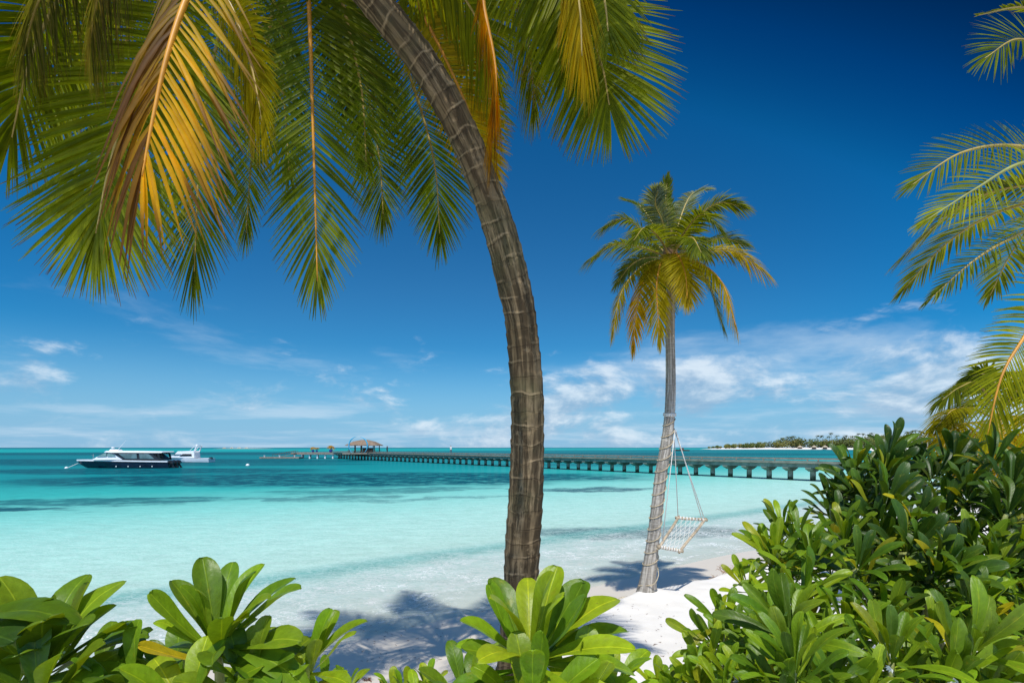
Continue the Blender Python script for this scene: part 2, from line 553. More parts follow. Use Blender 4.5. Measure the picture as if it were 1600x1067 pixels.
m, T = newmat('coral_sand')
pos, gx, gy, gzz, gt = shore_nodes(T)
n1 = T.noise(pos, 1.3, 5, 0.6)
n2 = T.noise(pos, 60.0, 4, 0.7)
n3 = T.noise(pos, 420.0, 2, 0.6)
c = T.mix(T.rng(n1, 0.3, 0.7), (0.72, 0.69, 0.635), (0.79, 0.765, 0.72))
c = T.mix(T.m('MULTIPLY', T.rng(n2, 0.58, 0.75), 0.25), c, (0.60, 0.55, 0.48))
c = T.mix(T.m('MULTIPLY', T.rng(n3, 0.66, 0.72), 0.6), c, (0.36, 0.30, 0.24))
wetn = T.m('ADD', gzz, T.m('MULTIPLY', T.m('SUBTRACT', n1, 0.5), 0.075))
wet = T.rng(wetn, 0.20, 0.07)
c = T.mix(T.m('MULTIPLY', wet, 0.85), c, (0.61, 0.545, 0.45))
foot = T.n('ShaderNodeTexVoronoi', I={'Vector': pos, 'Scale': 2.6, 'Randomness': 1.0}).outputs[0]
hgt = T.m('ADD', T.m('MULTIPLY', n2, 0.10), T.m('ADD', T.m('MULTIPLY', n3, 0.03), T.m('MULTIPLY', T.rng(foot, 0.0, 0.45), 0.35)))
bs = T.m('MULTIPLY', T.m('SUBTRACT', 1.0, wet), 0.55)
nb = T.n('ShaderNodeBump', I={'Height': hgt, 'Strength': bs, 'Distance': 0.06}).outputs[0]
out(T, T.n('ShaderNodeBsdfPrincipled', I={'Base Color': c, 'Roughness': T.rng(wet, 0, 1, 0.95, 0.45, False), 'Specular IOR Level': 0.25, 'Normal': nb}))
MAT['sand'] = m

ground = sheet('sand_ground', axis(-900, 900, -9, 12, 0.07, 1.12), axis(-900, 900, 1.0, 16, 0.07, 1.12), ground_z, m)
tag(ground, 'white coral sand beach sloping down into clear shallow water', kind='structure')

m, T = newmat('lagoon_water')
pos, wx, wy, wz, wt = shore_nodes(T)
wig = T.m('MULTIPLY', T.m('SUBTRACT', T.noise(pos, 0.22, 3), 0.5), 2.2)
t1 = T.m('MAXIMUM', T.m('ADD', wt, wig), 0.0)
f = T.m('DIVIDE', t1, T.m('ADD', t1, 25.0))
body = T.ramp(f, [(0.0, (0.60, 0.72, 0.68)), (0.12, (0.50, 0.69, 0.64)), (0.20, (0.41, 0.65, 0.56)), (0.34, (0.32, 0.61, 0.53)),
                  (0.46, (0.18, 0.53, 0.47)), (0.58, (0.035, 0.37, 0.345)), (0.70, (0.008, 0.24, 0.25)), (0.85, (0.004, 0.18, 0.205)),
                  (0.93, (0.004, 0.16, 0.19)), (0.96, (0.010, 0.33, 0.32)), (0.985, (0.006, 0.22, 0.24)), (1.0, (0.003, 0.07, 0.15))])
# sea-grass beds on the bottom, the near one also painting the palm crown's shadow: ellipses (x, y, half length, half width, rotation, strength), edges broken by noise
wn = T.v('MULTIPLY', T.v('SUBTRACT', T.noise(pos, 0.13, 6, 0.62, out=1), (0.5, 0.5, 0.5)).outputs[0], (20.0, 9.0, 0)).outputs[0]
wn2 = T.v('MULTIPLY', T.v('SUBTRACT', T.noise(pos, 0.5, 5, 0.65, out=1), (0.5, 0.5, 0.5)).outputs[0], (4.0, 2.4, 0)).outputs[0]
ps = T.v('ADD', pos, T.v('ADD', wn, wn2).outputs[0]).outputs[0]
ps2 = T.v('ADD', pos, wn2).outputs[0]
beds = [(-17, 50, 29, 11.5, 0.10, 1.0, 0), (-48, 66, 24, 9, 0.0, .95, 0), (3, 49, 8, 2.6, 0.3, .85, 0), (-24, 28.5, 9, 2.6, 0.20, .75, 0), (-11, 31, 5, 1.6, 0.1, .6, 0),
        (-29, 23.0, 8, 1.5, 0.2, .95, 0), (5, 37, 4.6, 1.7, 0.1, .9, 0), (-95, 112, 66, 24, 0.0, .9, 0), (-60, 92, 34, 10, 0, .75, 0),
        (30, 150, 70, 28, 0.0, .65, 0), (-9, 36, 8, 2.2, 0.2, .6, 0), (70, 240, 100, 60, 0.0, .7, 0), (-160, 260, 150, 60, 0, .85, 0),
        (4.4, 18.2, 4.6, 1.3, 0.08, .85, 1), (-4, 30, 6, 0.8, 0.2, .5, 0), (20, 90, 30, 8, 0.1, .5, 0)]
mx = None
for (bx, by, ba, bb, br, bst, near) in beds:
    mp = T.n('ShaderNodeMapping', ps2 if near else ps, vector_type='TEXTURE',
             I={'Location': (bx, by, 0), 'Rotation': (0, 0, br), 'Scale': (ba, bb, 1.0)})
    ln = T.n('ShaderNodeVectorMath', mp.outputs[0], operation='LENGTH').outputs['Value']
    s = T.rng(ln, 1.2, 0.75, 0.0, bst)
    mx = s if mx is None else T.m('MAXIMUM', mx, s)
grass_tex = T.rng(T.noise(pos, 0.55, 7, 0.72), 0.34, 0.56, 0.35, 1.0)
body = T.mix(T.m('MULTIPLY', mx, grass_tex), body, (0.003, 0.075, 0.105))
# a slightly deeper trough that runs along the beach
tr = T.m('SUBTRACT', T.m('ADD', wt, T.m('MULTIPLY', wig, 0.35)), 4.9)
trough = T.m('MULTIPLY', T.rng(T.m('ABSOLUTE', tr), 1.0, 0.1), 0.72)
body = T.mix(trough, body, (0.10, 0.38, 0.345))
body = T.mix(1.0, body, T.ramp(T.noise(T.v('MULTIPLY', pos, (0.8, 2.0, 1.0)).outputs[0], 1.1, 7, 0.72), [(0.3, 0.84), (0.7, 1.14)]), 'MULTIPLY')
op = T.ramp(T.m('DIVIDE', t1, 20.0), [(0.0, 0.0), (0.012, 0.26), (0.08, 0.52), (0.19, 0.68), (0.27, 0.84), (0.45, 0.93), (1.0, 1.0)])
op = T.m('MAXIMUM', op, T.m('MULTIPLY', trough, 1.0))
# ripples: three sizes of crossing wavelets
wv = T.v('MULTIPLY', pos, (1.0, 1.5, 1.0)).outputs[0]
r1 = T.noise(wv, 0.8, 3, 0.55, 0.6)
r2 = T.noise(wv, 4.2, 4, 0.6, 0.9)
r3 = T.noise(wv, 13.0, 3, 0.6, 0.8)
hh = T.m('ADD', T.m('MULTIPLY', r1, 0.55), T.m('ADD', T.m('MULTIPLY', r2, 0.30), T.m('MULTIPLY', r3, 0.09)))
nb = T.bump(hh, 0.75, 0.22)
# sparkle of the wavelets painted into the colour as a pale net, and a thin foam edge at the swash
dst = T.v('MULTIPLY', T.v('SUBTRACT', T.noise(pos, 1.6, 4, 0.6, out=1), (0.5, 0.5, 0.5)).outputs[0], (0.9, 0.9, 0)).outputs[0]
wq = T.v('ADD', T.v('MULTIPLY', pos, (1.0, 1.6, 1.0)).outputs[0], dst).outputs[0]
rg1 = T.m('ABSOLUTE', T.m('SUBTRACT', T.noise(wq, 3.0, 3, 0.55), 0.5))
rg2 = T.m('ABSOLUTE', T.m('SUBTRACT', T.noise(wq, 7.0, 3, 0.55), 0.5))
glint_net = T.m('MAXIMUM', T.rng(rg1, 0.045, 0.0), T.m('MULTIPLY', T.rng(rg2, 0.06, 0.0), 0.8))
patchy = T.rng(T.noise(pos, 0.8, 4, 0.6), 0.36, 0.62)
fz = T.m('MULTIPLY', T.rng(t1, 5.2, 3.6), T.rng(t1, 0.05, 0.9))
glint = T.m('MULTIPLY', T.m('MULTIPLY', glint_net, T.m('ADD', T.m('MULTIPLY', patchy, 0.75), 0.25)), T.m('MULTIPLY', fz, 0.9))
far_glint = T.m('MULTIPLY', T.m('MULTIPLY', glint_net, T.rng(t1, 30.0, 5.0)), 0.38)
body = T.mix(far_glint, body, (0.66, 0.86, 0.82))
body = T.mix(glint, body, (0.84, 0.86, 0.85))
op = T.m('MAXIMUM', op, glint)
sw = T.m('ADD', wt, T.m('MULTIPLY', T.m('SUBTRACT', T.noise(pos, 0.7, 5, 0.6), 0.5), 1.6))
foam = T.m('ADD', T.rng(T.m('ABSOLUTE', T.m('SUBTRACT', sw, 0.55)), 0.10, 0.02), T.m('MULTIPLY', T.rng(T.m('ABSOLUTE', T.m('SUBTRACT', sw, 1.9)), 0.16, 0.02), 0.7), clamp=True)
foam = T.m('MULTIPLY', foam, T.rng(T.noise(pos, 5.0, 4, 0.7), 0.42, 0.62))
foam = T.m('MULTIPLY', foam, 0.75)
body = T.mix(foam, body, (0.86, 0.86, 0.85))
op = T.m('MAXIMUM', op, foam)
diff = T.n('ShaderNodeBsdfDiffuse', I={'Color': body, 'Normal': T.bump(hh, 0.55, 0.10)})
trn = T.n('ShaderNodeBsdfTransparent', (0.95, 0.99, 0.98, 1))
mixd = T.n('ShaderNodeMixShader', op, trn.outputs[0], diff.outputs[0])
gl = T.n('ShaderNodeBsdfGlossy', I={'Color': (1, 1, 1, 1), 'Roughness': 0.12, 'Normal': nb})
fre = T.n('ShaderNodeFresnel', I={'IOR': 1.33, 'Normal': nb}).outputs[0]
gf = T.m('MINIMUM', T.m('MULTIPLY', fre, 0.5), 0.075)
out(T, T.n('ShaderNodeMixShader', gf, mixd.outputs[0], gl.outputs[0]))
MAT['water'] = m
_wx = np.array([-60000, -8000, -1500, -300, -60, -10, 10, 60, 300, 1500, 8000, 60000.0])
_wy = np.array([-300, 4, 12, 40, 120, 400, 1500, 8000, 60000.0])
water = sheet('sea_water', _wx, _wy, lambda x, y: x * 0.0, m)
tag(water, 'turquoise lagoon water with dark sea-grass beds reaching the horizon', kind='structure')

# ------------------------------------------------------------------ far island
island = empty('far_island', (0, 0, 0))
tag(island, 'low far island with a white beach and green trees on the horizon', kind='structure')
ID = 780.0
ORD = ['first', 'second', 'third', 'fourth', 'fifth', 'sixth', 'seventh', 'eighth', 'ninth', 'tenth', 'eleventh', 'twelfth', 'thirteenth', 'fourteenth', 'fifteenth', 'sixteenth', 'seventeenth']


def iu(u, d=ID): return (u - 800) / F * d


mb = MB()
rng_i = random.Random(5)
xs_i = np.linspace(iu(1112), iu(1112) + 900, 70)
prof = [(-14, -1.0), (0, 0.15), (14, 1.3), (26, 2.6), (60, 3.2), (200, 3.0)]
vs, fs = [], []
for i, x in enumerate(xs_i):
    g = min(1.0, i / 9.0)
    off = 30 * math.sin(i * 0.31) * g
    for (dy, z) in prof:
        sc = 0.12 + 0.88 * g
        vs.append((x, ID + off + (dy if dy < 0 else dy * (0.25 + 0.75 * g)) - 0.16 * (x - xs_i[0]) * g, z if z < 0 else z * sc))
for i in range(len(xs_i) - 1):
    for j in range(len(prof) - 1):
        a = i * len(prof) + j
        fs.append((a, a + len(prof), a + len(prof) + 1, a + 1))
mb.add(vs, fs)
mb.build('beach', MAT['sand'], island, True)


def ishore(x):
    i = (x - xs_i[0]) / (xs_i[1] - xs_i[0])
    g = min(1.0, max(0, i / 9.0))
    return ID + 30 * math.sin(i * 0.31) * g - 0.16 * (x - xs_i[0]) * g


def clumps(mb, c, rx, ry, rz, n, size, col, rnd):
    for _ in range(n):
        while True:
            p = Vector((rnd.uniform(-1, 1), rnd.uniform(-1, 1), rnd.uniform(-1, 1)))
            if 0.25 < p.length < 1: break
        q = Vector((c[0] + p.x * rx, c[1] + p.y * ry, c[2] + p.z * rz))
        a = Vector((rnd.gauss(0, 1), rnd.gauss(0, 1), rnd.gauss(0, 1))).normalized()
        b = a.orthogonal().normalized()
        s = size * rnd.uniform(0.6, 1.4)
        k = rnd.uniform(0.6, 1.4)
        cc = (col[0] * k, col[1] * k, col[2] * k)
        mb.add([q - a * s, q - b * s * 0.7, q + a * s, q + b * s * 0.7], [(0, 1, 2, 3)], cols=[cc] * 4, uvs=[(0.5, 0.5)] * 4)


mb = MB()
hp = [(1130, 1.5), (1150, 3.5), (1180, 5.5), (1215, 6.5), (1232, 9), (1247, 14), (1262, 12), (1278, 9), (1300, 10), (1320, 14), (1340, 13), (1380, 14), (1420, 15), (1500, 15), (1700, 15)]
u = 1132.0
while u < 1690:
    hgt_ = np.interp(u, [a for a, _ in hp], [b for _, b in hp]) * rng_i.uniform(0.95, 1.55)
    x = iu(u)
    y = ishore(x) + rng_i.uniform(26, 70)
    col = rng_i.choice([(0.09, 0.12, 0.025), (0.12, 0.15, 0.035), (0.15, 0.17, 0.04), (0.07, 0.10, 0.025), (0.19, 0.18, 0.05)])
    r = max(2.2, hgt_ * 0.55)
    clumps(mb, (x, y, 2 + hgt_ * 0.5), r * 1.25, r, hgt_ * 0.5, int(40 + hgt_ * 14), 1.05, col, rng_i)
    u += rng_i.uniform(1.6, 3.6)
wood = mb.build('island_wood', MAT['far_leaf'], None)
tag(wood, 'green woodland massed along the far island behind its beach', 'woodland', kind='stuff')


def far_palm(x, y, z, h, s, rnd, label, group):
    root = empty('far_palm_tree', (x, y, z))
    tag(root, label, 'palm tree', group)
    mbt = MB()
    lean = rnd.uniform(-0.12, 0.12)
    mbt.tube([(lean * h * k * k, 0, h * k) for k in (0, .35, .7, 1)], [0.32 * s, .24 * s, .2 * s, .18 * s], 5)
    mbt.build('trunk', MAT['trunk_grey'], root)
    mbc = MB()
    top = Vector((lean * h, 0, h))
    for k in range(13):
        a = k * 2.4 + rnd.uniform(-.3, .3)
        el = rnd.uniform(-0.3, 1.0)
        o_ = Vector((math.cos(a), math.sin(a), 0))
        L = 4.2 * s * rnd.uniform(.8, 1.1)
        sd = Vector((-o_.y, o_.x, 0))
        pv = None
        kk = rnd.uniform(.7, 1.3)
        cc = (0.085 * kk, 0.10 * kk, 0.03 * kk)
        for q in range(5):
            f_ = q / 4
            p = top + o_ * (L * f_ * math.cos(el * (1 - f_))) + Vector((0, 0, L * (math.sin(el) * f_ - 0.75 * f_ * f_)))
            w_ = 0.55 * s * (1 - 0.8 * abs(f_ - .4))
            cur = [p - sd * w_ - Vector((0, 0, w_ * .6)), p, p + sd * w_ - Vector((0, 0, w_ * .6))]
            if pv: mbc.add(pv + cur, [(0, 1, 4, 3), (1, 2, 5, 4)], cols=[cc] * 6, uvs=[(0.5, .5)] * 6)
            pv = cur
    mbc.build('crown', MAT['far_leaf'], root)
    return root


for i, (u, v) in enumerate([(1221, 684), (1229, 682), (1234, 682), (1239, 681), (1277, 680), (1286, 680), (1297, 681), (1301, 676), (1310, 680),
                            (1317, 682), (1323, 680), (1331, 681), (1339, 677), (1347, 677), (1355, 678), (1362, 676), (1370, 678)]):
    x = iu(u)
    y = ishore(x) + rng_i.uniform(28, 50)
    x = (u - 800) / F * y
    zt = CAMZ + (HZ - v) / F * y
    far_palm(x, y, 2.2, zt - 2.2 - 0.5, 0.95, rng_i, 'tiny far island palm above the woodland, %s from the left' % ORD[i], 'palms on the far island')
for i, (u, v) in enumerate([(1416, 673), (1424, 671), (1433, 676), (1441, 672), (1449, 670), (1458, 678)]):
    y = 420 + rng_i.uniform(-20, 20)
    x = (u - 800) / F * y
    zt = CAMZ + (HZ - v) / F * y
    far_palm(x, y, 0.5, zt - 1.5, 0.95, rng_i, 'distant palm behind the top of the dark shrub, %s from the left' % ORD[i], 'palms behind the dark shrub')
# the spit the nearer palms stand on
mb = MB()
vs = []
for i in range(16):
    x = 300 + i * 26
    for dy, z in ((-24, -0.6), (-12, 0.4), (10, 1.2), (60, 1.4)):
        vs.append((x, 430 + dy * min(1, 0.25 + i * 0.2) - i * 4, z))
fs = [(i * 4 + j, (i + 1) * 4 + j, (i + 1) * 4 + j + 1, i * 4 + j + 1) for i in range(15) for j in range(3)]
mb.add(vs, fs)
tag(mb.build('sand_spit', MAT['sand'], None, True), 'pale sand spit beyond the dark shrub', kind='structure')
mb = MB()
for i in range(70):
    x = 318 + i * 4.6 + rng_i.uniform(-2, 2)
    h_ = rng_i.uniform(5, 10)
    clumps(mb, (x, 445 - (x - 300) / 26 * 4 + rng_i.uniform(0, 30), 1 + h_ * .5), h_ * .7, h_ * .6, h_ * .5, 60, 0.7,
           rng_i.choice([(0.06, 0.10, 0.02), (0.09, 0.12, 0.03), (0.045, 0.08, 0.02)]), rng_i)
tag(mb.build('spit_wood', MAT['far_leaf']), 'green thicket on the sand spit behind the dark shrub', 'woodland', kind='stuff')

for i, (u, nm) in enumerate([(1250, 'leftmost'), (1272, 'second from left'), (1289, 'middle'), (1316, 'second from right'), (1345, 'rightmost')]):
    x = iu(u)
    y = ishore(x) + 17
    x = (u - 800) / F * y
    root = empty('beach_hut', (x, y, 1.5))
    tag(root, 'thatched hut on the far island beach, %s of the row' % nm, 'hut', 'huts on the far island beach')
    mb = MB(); mb.lathe((0, 0, 1.9), [(4.2, 0), (2.2, 1.6), (0.25, 2.9)], 10); mb.build('roof', MAT['straw'], root)
    mb = MB(); mb.lathe((0, 0, 0), [(2.8, -0.5), (2.8, 1.9)], 10); mb.build('wall', MAT['timber'], root)
# low far sandbank with villas at the left of the horizon
mb = MB()
vs = []
for i in range(24):
    x = -830 + i * 8
    g = math.sin(math.pi * i / 23)
    for dy, z in ((-14, -0.8), (0, 1.2 * g - 0.2), (14, 1.2 * g - 0.2), (30, -0.8)):
        vs.append((x, 1400 + dy, z))
fs = [(i * 4 + j, (i + 1) * 4 + j, (i + 1) * 4 + j + 1, i * 4 + j + 1) for i in range(23) for j in range(3)]
mb.add(vs, fs)
tag(mb.build('far_sandbank', MAT['sand'], None, True), 'thin sandbank far away on the left horizon', kind='structure')
for i in range(4):
    x = -786 + i * 21 + rng_i.uniform(-5, 5)
    root = empty('water_villa', (x, 1402, 0.6))
    tag(root, 'tiny pale villa on the far left horizon, %s from the left' % ORD[i], 'villa', 'villas on the far horizon')
    mb = MB(); mb.box((0, 0, 0.8), (7, 5, 1.6)); mb.build('wall', MAT['straw'], root)
    mb = MB(); mb.lathe((0, 0, 1.6), [(5, 0), (0.4, 1.4)], 4); mb.build('roof', MAT['straw'], root)

# ------------------------------------------------------------------ pier
PE = Vector((-0.8, 1.0, 0)).normalized()        # runs out to sea
PN = Vector((PE.y, -PE.x, 0))                   # towards the right of the picture
P0 = Vector((27.1, 46.1, 0))
SP = 1.94
K0, K1 = -7, 62
pier = empty('pier', P0)
tag(pier, 'long grey concrete footbridge pier on hammerhead piles running out to the pavilion', 'pier')
prot = Matrix((( PN.x, PE.x, 0), (PN.y, PE.y, 0), (0, 0, 1)))     # local x across, y along


def PL(x, y, z): return prot @ Vector((x, y, z))


mb = MB(); mb.bar(PL(0, K0 * SP, 1.40), PL(0, K1 * SP, 1.40), 2.2, 0.36)
mb.build('girder', MAT['concrete'], pier)
mb = MB(); mb.bar(PL(0, K0 * SP, 1.63), PL(0, K1 * SP, 1.63), 2.5, 0.09)
mb.build('deck', MAT['deck'], pier)
for s_ in (-1, 1):
    mb = MB(); mb.bar(PL(s_ * 1.18, K0 * SP, 1.98), PL(s_ * 1.18, K1 * SP, 1.98), 0.12, 0.10); mb.build('handrail', MAT['deck'], pier)
    mb = MB(); mb.bar(PL(s_ * 1.20, K0 * SP, 1.72), PL(s_ * 1.20, K1 * SP, 1.72), 0.10, 0.09); mb.build('kerb_beam', MAT['concrete'], pier)
mbp = MB(); mbp.box((0, 0, 1.85), (0.10, 0.10, 0.20)); me_post = mbp.mesh('rail_post', MAT['deck'])
mbc = MB()
tw, bw = 1.12, 0.34
cap = [(-tw, 1.22), (tw, 1.22), (tw, 1.10), (bw, 0.84), (-bw, 0.84), (-tw, 1.10)]
vs = [PL(x, dy, z) for dy in (-0.24, 0.24) for x, z in cap]
mbc.add(vs, [tuple(range(5, -1, -1)), tuple(range(6, 12))] + [(i, (i + 1) % 6, 6 + (i + 1) % 6, 6 + i) for i in range(6)])
me_cap = mbc.mesh('pile_cap', MAT['concrete'])
mbl = MB(); mbl.lathe((0, 0, 0), [(0.25, -2.2), (0.25, 0.10), (0.235, 0.12), (0.235, 0.845)], 12)
me_pile = mbl.mesh('pile', MAT['pile'])
for k in range(K0, K1):
    o = link(bpy.data.objects.new('pile', me_pile), pier); o.location = PL(0, k * SP, 0)
    o = link(bpy.data.objects.new('pile_cap', me_cap), pier); o.location = PL(0, k * SP, 0)
    if k % 2 == 0:
        for s_ in (-1, 1):
            o = link(bpy.data.objects.new('rail_post', me_post), pier); o.location = PL(s_ * 1.18, k * SP, 0)
            o.rotation_euler = (0, 0, math.atan2(PN.y, PN.x))


def PW(k, x=0.0, z=1.68): return P0 + PL(x, k * SP, z)


# pier head
head = PW(K1, 0, 0)
mb = MB(); mb.box((head.x - 5.6, head.y + 2.0, 1.40), (12.5, 7.0, 0.56)); hd = mb.build('pier_head', MAT['deck'], pier); hd.location = -P0
for i in range(6):
    for j in (-1, 1):
        mb = MB(); mb.lathe((head.x - 0.6 - i * 2.1, head.y + 2.0 + j * 3.0, 0), [(0.22, -2), (0.22, 1.26)], 10)
        o = mb.build('head_pile', MAT['white_paint'], pier); o.location = -P0
pont = empty('landing_pontoon', (head.x - 13.6, head.y - 3, 0))
tag(pont, 'low grey floating pontoon at the seaward end of the pier', 'pontoon')
mb = MB(); mb.box((0, 0, 0.30), (10.5, 3.0, 0.40)); mb.build('deck', MAT['deck'], pont)
mb = MB(); mb.box((0, 0, 0.0), (10.2, 2.7, 0.4)); mb.build('float', MAT['concrete'], pont)
for i in range(3):
    mb = MB(); mb.lathe((-4.0 + i * 4.0, -1.25, 0.4), [(0.16, 0), (0.16, .35), (0.24, .42), (0.24, .52)], 8); mb.build('bollard', MAT['white_paint'], pont)
ramp = empty('gangway', (head.x - 10.4, head.y - 1, 0))
tag(ramp, 'sloping gangway between the pier head and the floating pontoon', 'gangway')
mb = MB(); mb.bar((0, 0, 1.55), (-4.0, -1.6, 0.50), 1.4, 0.10); mb.build('walkway', MAT['deck'], ramp)
for s_ in (-1, 1):
    mb = MB(); mb.bar((0, s_ * 0.72, 2.2), (-5.5, -1.6 + s_ * 0.72, 1.1), 0.07, 0.07)
    for q in range(6):
        a_ = q / 5
        mb.bar((-5.5 * a_, -1.6 * a_ + s_ * .72, 1.55 - 1.05 * a_), (-5.5 * a_, -1.6 * a_ + s_ * .72, 2.2 - 1.1 * a_), 0.05, 0.05)
    mb.build('railing', MAT['timber'], ramp)

# pavilion
pc = P(569.5, 700, 123); pc.z = 1.70
pav = empty('pavilion', pc)
tag(pav, 'open pavilion with a brown hipped roof on the pier', 'pavilion')
mb = MB(); mb.box((0, 0, -0.10), (8.4, 6.6, 0.34)); mb.build('floor', MAT['deck'], pav)
for ix in range(5):
    for iy in (-1, 1):
        mb = MB(); mb.box((-3.0 + ix * 1.5, iy * 2.2, 0.98), (0.17, 0.17, 1.82)); mb.build('post', MAT['timber'], pav)
mb = MB()
mb.add([(-3.75, -3, 1.86), (3.75, -3, 1.86), (3.75, 3, 1.86), (-3.75, 3, 1.86), (-2.2, -1.5, 2.75), (2.2, -1.5, 2.75), (2.2, 1.5, 2.75), (-2.2, 1.5, 2.75), (-0.75, 0, 3.15), (0.75, 0, 3.15),
        (-3.75, -3, 1.74), (3.75, -3, 1.74), (3.75, 3, 1.74), (-3.75, 3, 1.74)],
       [(0, 1, 5, 4), (1, 2, 6, 5), (2, 3, 7, 6), (3, 0, 4, 7), (4, 5, 9, 8), (5, 6, 9), (6, 7, 8, 9), (7, 4, 8), (10, 11, 1, 0), (11, 12, 2, 1), (12, 13, 3, 2), (13, 10, 0, 3), (13, 12, 11, 10)])
rf = mb.build('roof', MAT['thatch'], pav)
mb = MB(); mb.lathe((0, 0, 3.12), [(0.12, 0), (0.10, .25), (0.02, .4)], 8); mb.build('finial', MAT['timber'], rf)
mb = MB(); mb.box((0.6, 0.6, 0.62), (2.2, 0.9, 1.1)); mb.build('counter', MAT['timber'], pav)
for s_ in (-1, 1):
    mb = MB(); mb.bar((-3.3, s_ * 2.6, 0.6), (3.3, s_ * 2.6, 0.6), 0.07, 0.07)
    for q in range(8): mb.bar((-3.3 + q * .943, s_ * 2.6, 0.06), (-3.3 + q * .943, s_ * 2.6, 0.6), 0.05, 0.05)
    mb.build('balustrade', MAT['timber'], pav)
# blue crescents in front of it
ac = pc + Vector((-0.35, -3.9, 0))
arch = empty('crescent_arch', ac)
tag(arch, 'two bright blue crescents forming a ring gate in front of the pavilion', 'arch')
for a0, a1 in ((100, 235), (-50, 78)):
    mb = MB()
    pts, rr = [], []
    for q in range(19):
        f_ = q / 18
        a = R(a0 + (a1 - a0) * f_)
        pts.append((math.cos(a) * 2.15, 0, 1.72 + math.sin(a) * 2.15)); rr.append(0.03 + 0.13 * math.sin(math.pi * f_))
    mb.tube(pts, rr, 8); mb.build('crescent', MAT['arch_blue'], arch, True)
mb = MB(); mb.box((0, 0, 0.03), (4.2, 0.5, 0.14)); mb.build('plinth', MAT['deck'], arch)

# ------------------------------------------------------------------ palms
def lerp3(a, b, t): return tuple(a[i] + (b[i] - a[i]) * t for i in range(3))


GREEN = (0.105, 0.160, 0.006)
DGREEN = (0.060, 0.105, 0.008)
YGREEN = (0.23, 0.24, 0.005)
YELLOW = (0.62, 0.33, 0.002)
ORANGE = (0.54, 0.24, 0.005)
BROWN = (0.10, 0.044, 0.012)
TAN = (0.36, 0.25, 0.14)
GREY = (0.19, 0.22, 0.17)


def pal_green(base=GREEN, tip=YGREEN, k=0.35, brown=0.12):
    def f(t, side, s, rv, rnd):
        c = lerp3(base, tip, min(1, k * (0.5 + rv)))
        c = tuple(x * (0.75 + 0.5 * rv) for x in c)
        if s > 0.82 and rv > 1 - brown * 4: c = lerp3(c, BROWN, (s - 0.82) / 0.18)
        return c
    return f


def pal_yellow(left_dead=True):
    def f(t, side, s, rv, rnd):
        c = lerp3(YGREEN, YELLOW, min(1, 0.25 + t * 0.95))
        c = lerp3(c, ORANGE, max(0, t - 0.45) * 0.8 * rv)
        if left_dead and side > 0:
            c = lerp3(c, BROWN, 0.35 + 0.6 * min(1, rv * 1.3))
        e = 0.62 - 0.25 * rv
        if s > e: c = lerp3(c, BROWN, min(1, (s - e) / 0.25) * (0.5 + 0.5 * rv))
        return tuple(x * (0.8 + 0.4 * rv) for x in c)
    return f


def pal_half(y=0.5):
    def f(t, side, s, rv, rnd):
        c = lerp3(GREEN, YGREEN, 0.4 + 0.6 * t)
        c = lerp3(c, YELLOW, y * min(1, t + 0.2 * rv))
        if s > 0.75 and rv > 0.5: c = lerp3(c, BROWN, (s - 0.75) * 3)
        return tuple(x * (0.8 + 0.4 * rv) for x in c)
    return f


def pal_grey(t, side, s, rv, rnd):
    c = lerp3(GREEN, GREY, 0.5 + 0.5 * rv)
    return tuple(x * (0.7 + 0.7 * rv) for x in c)


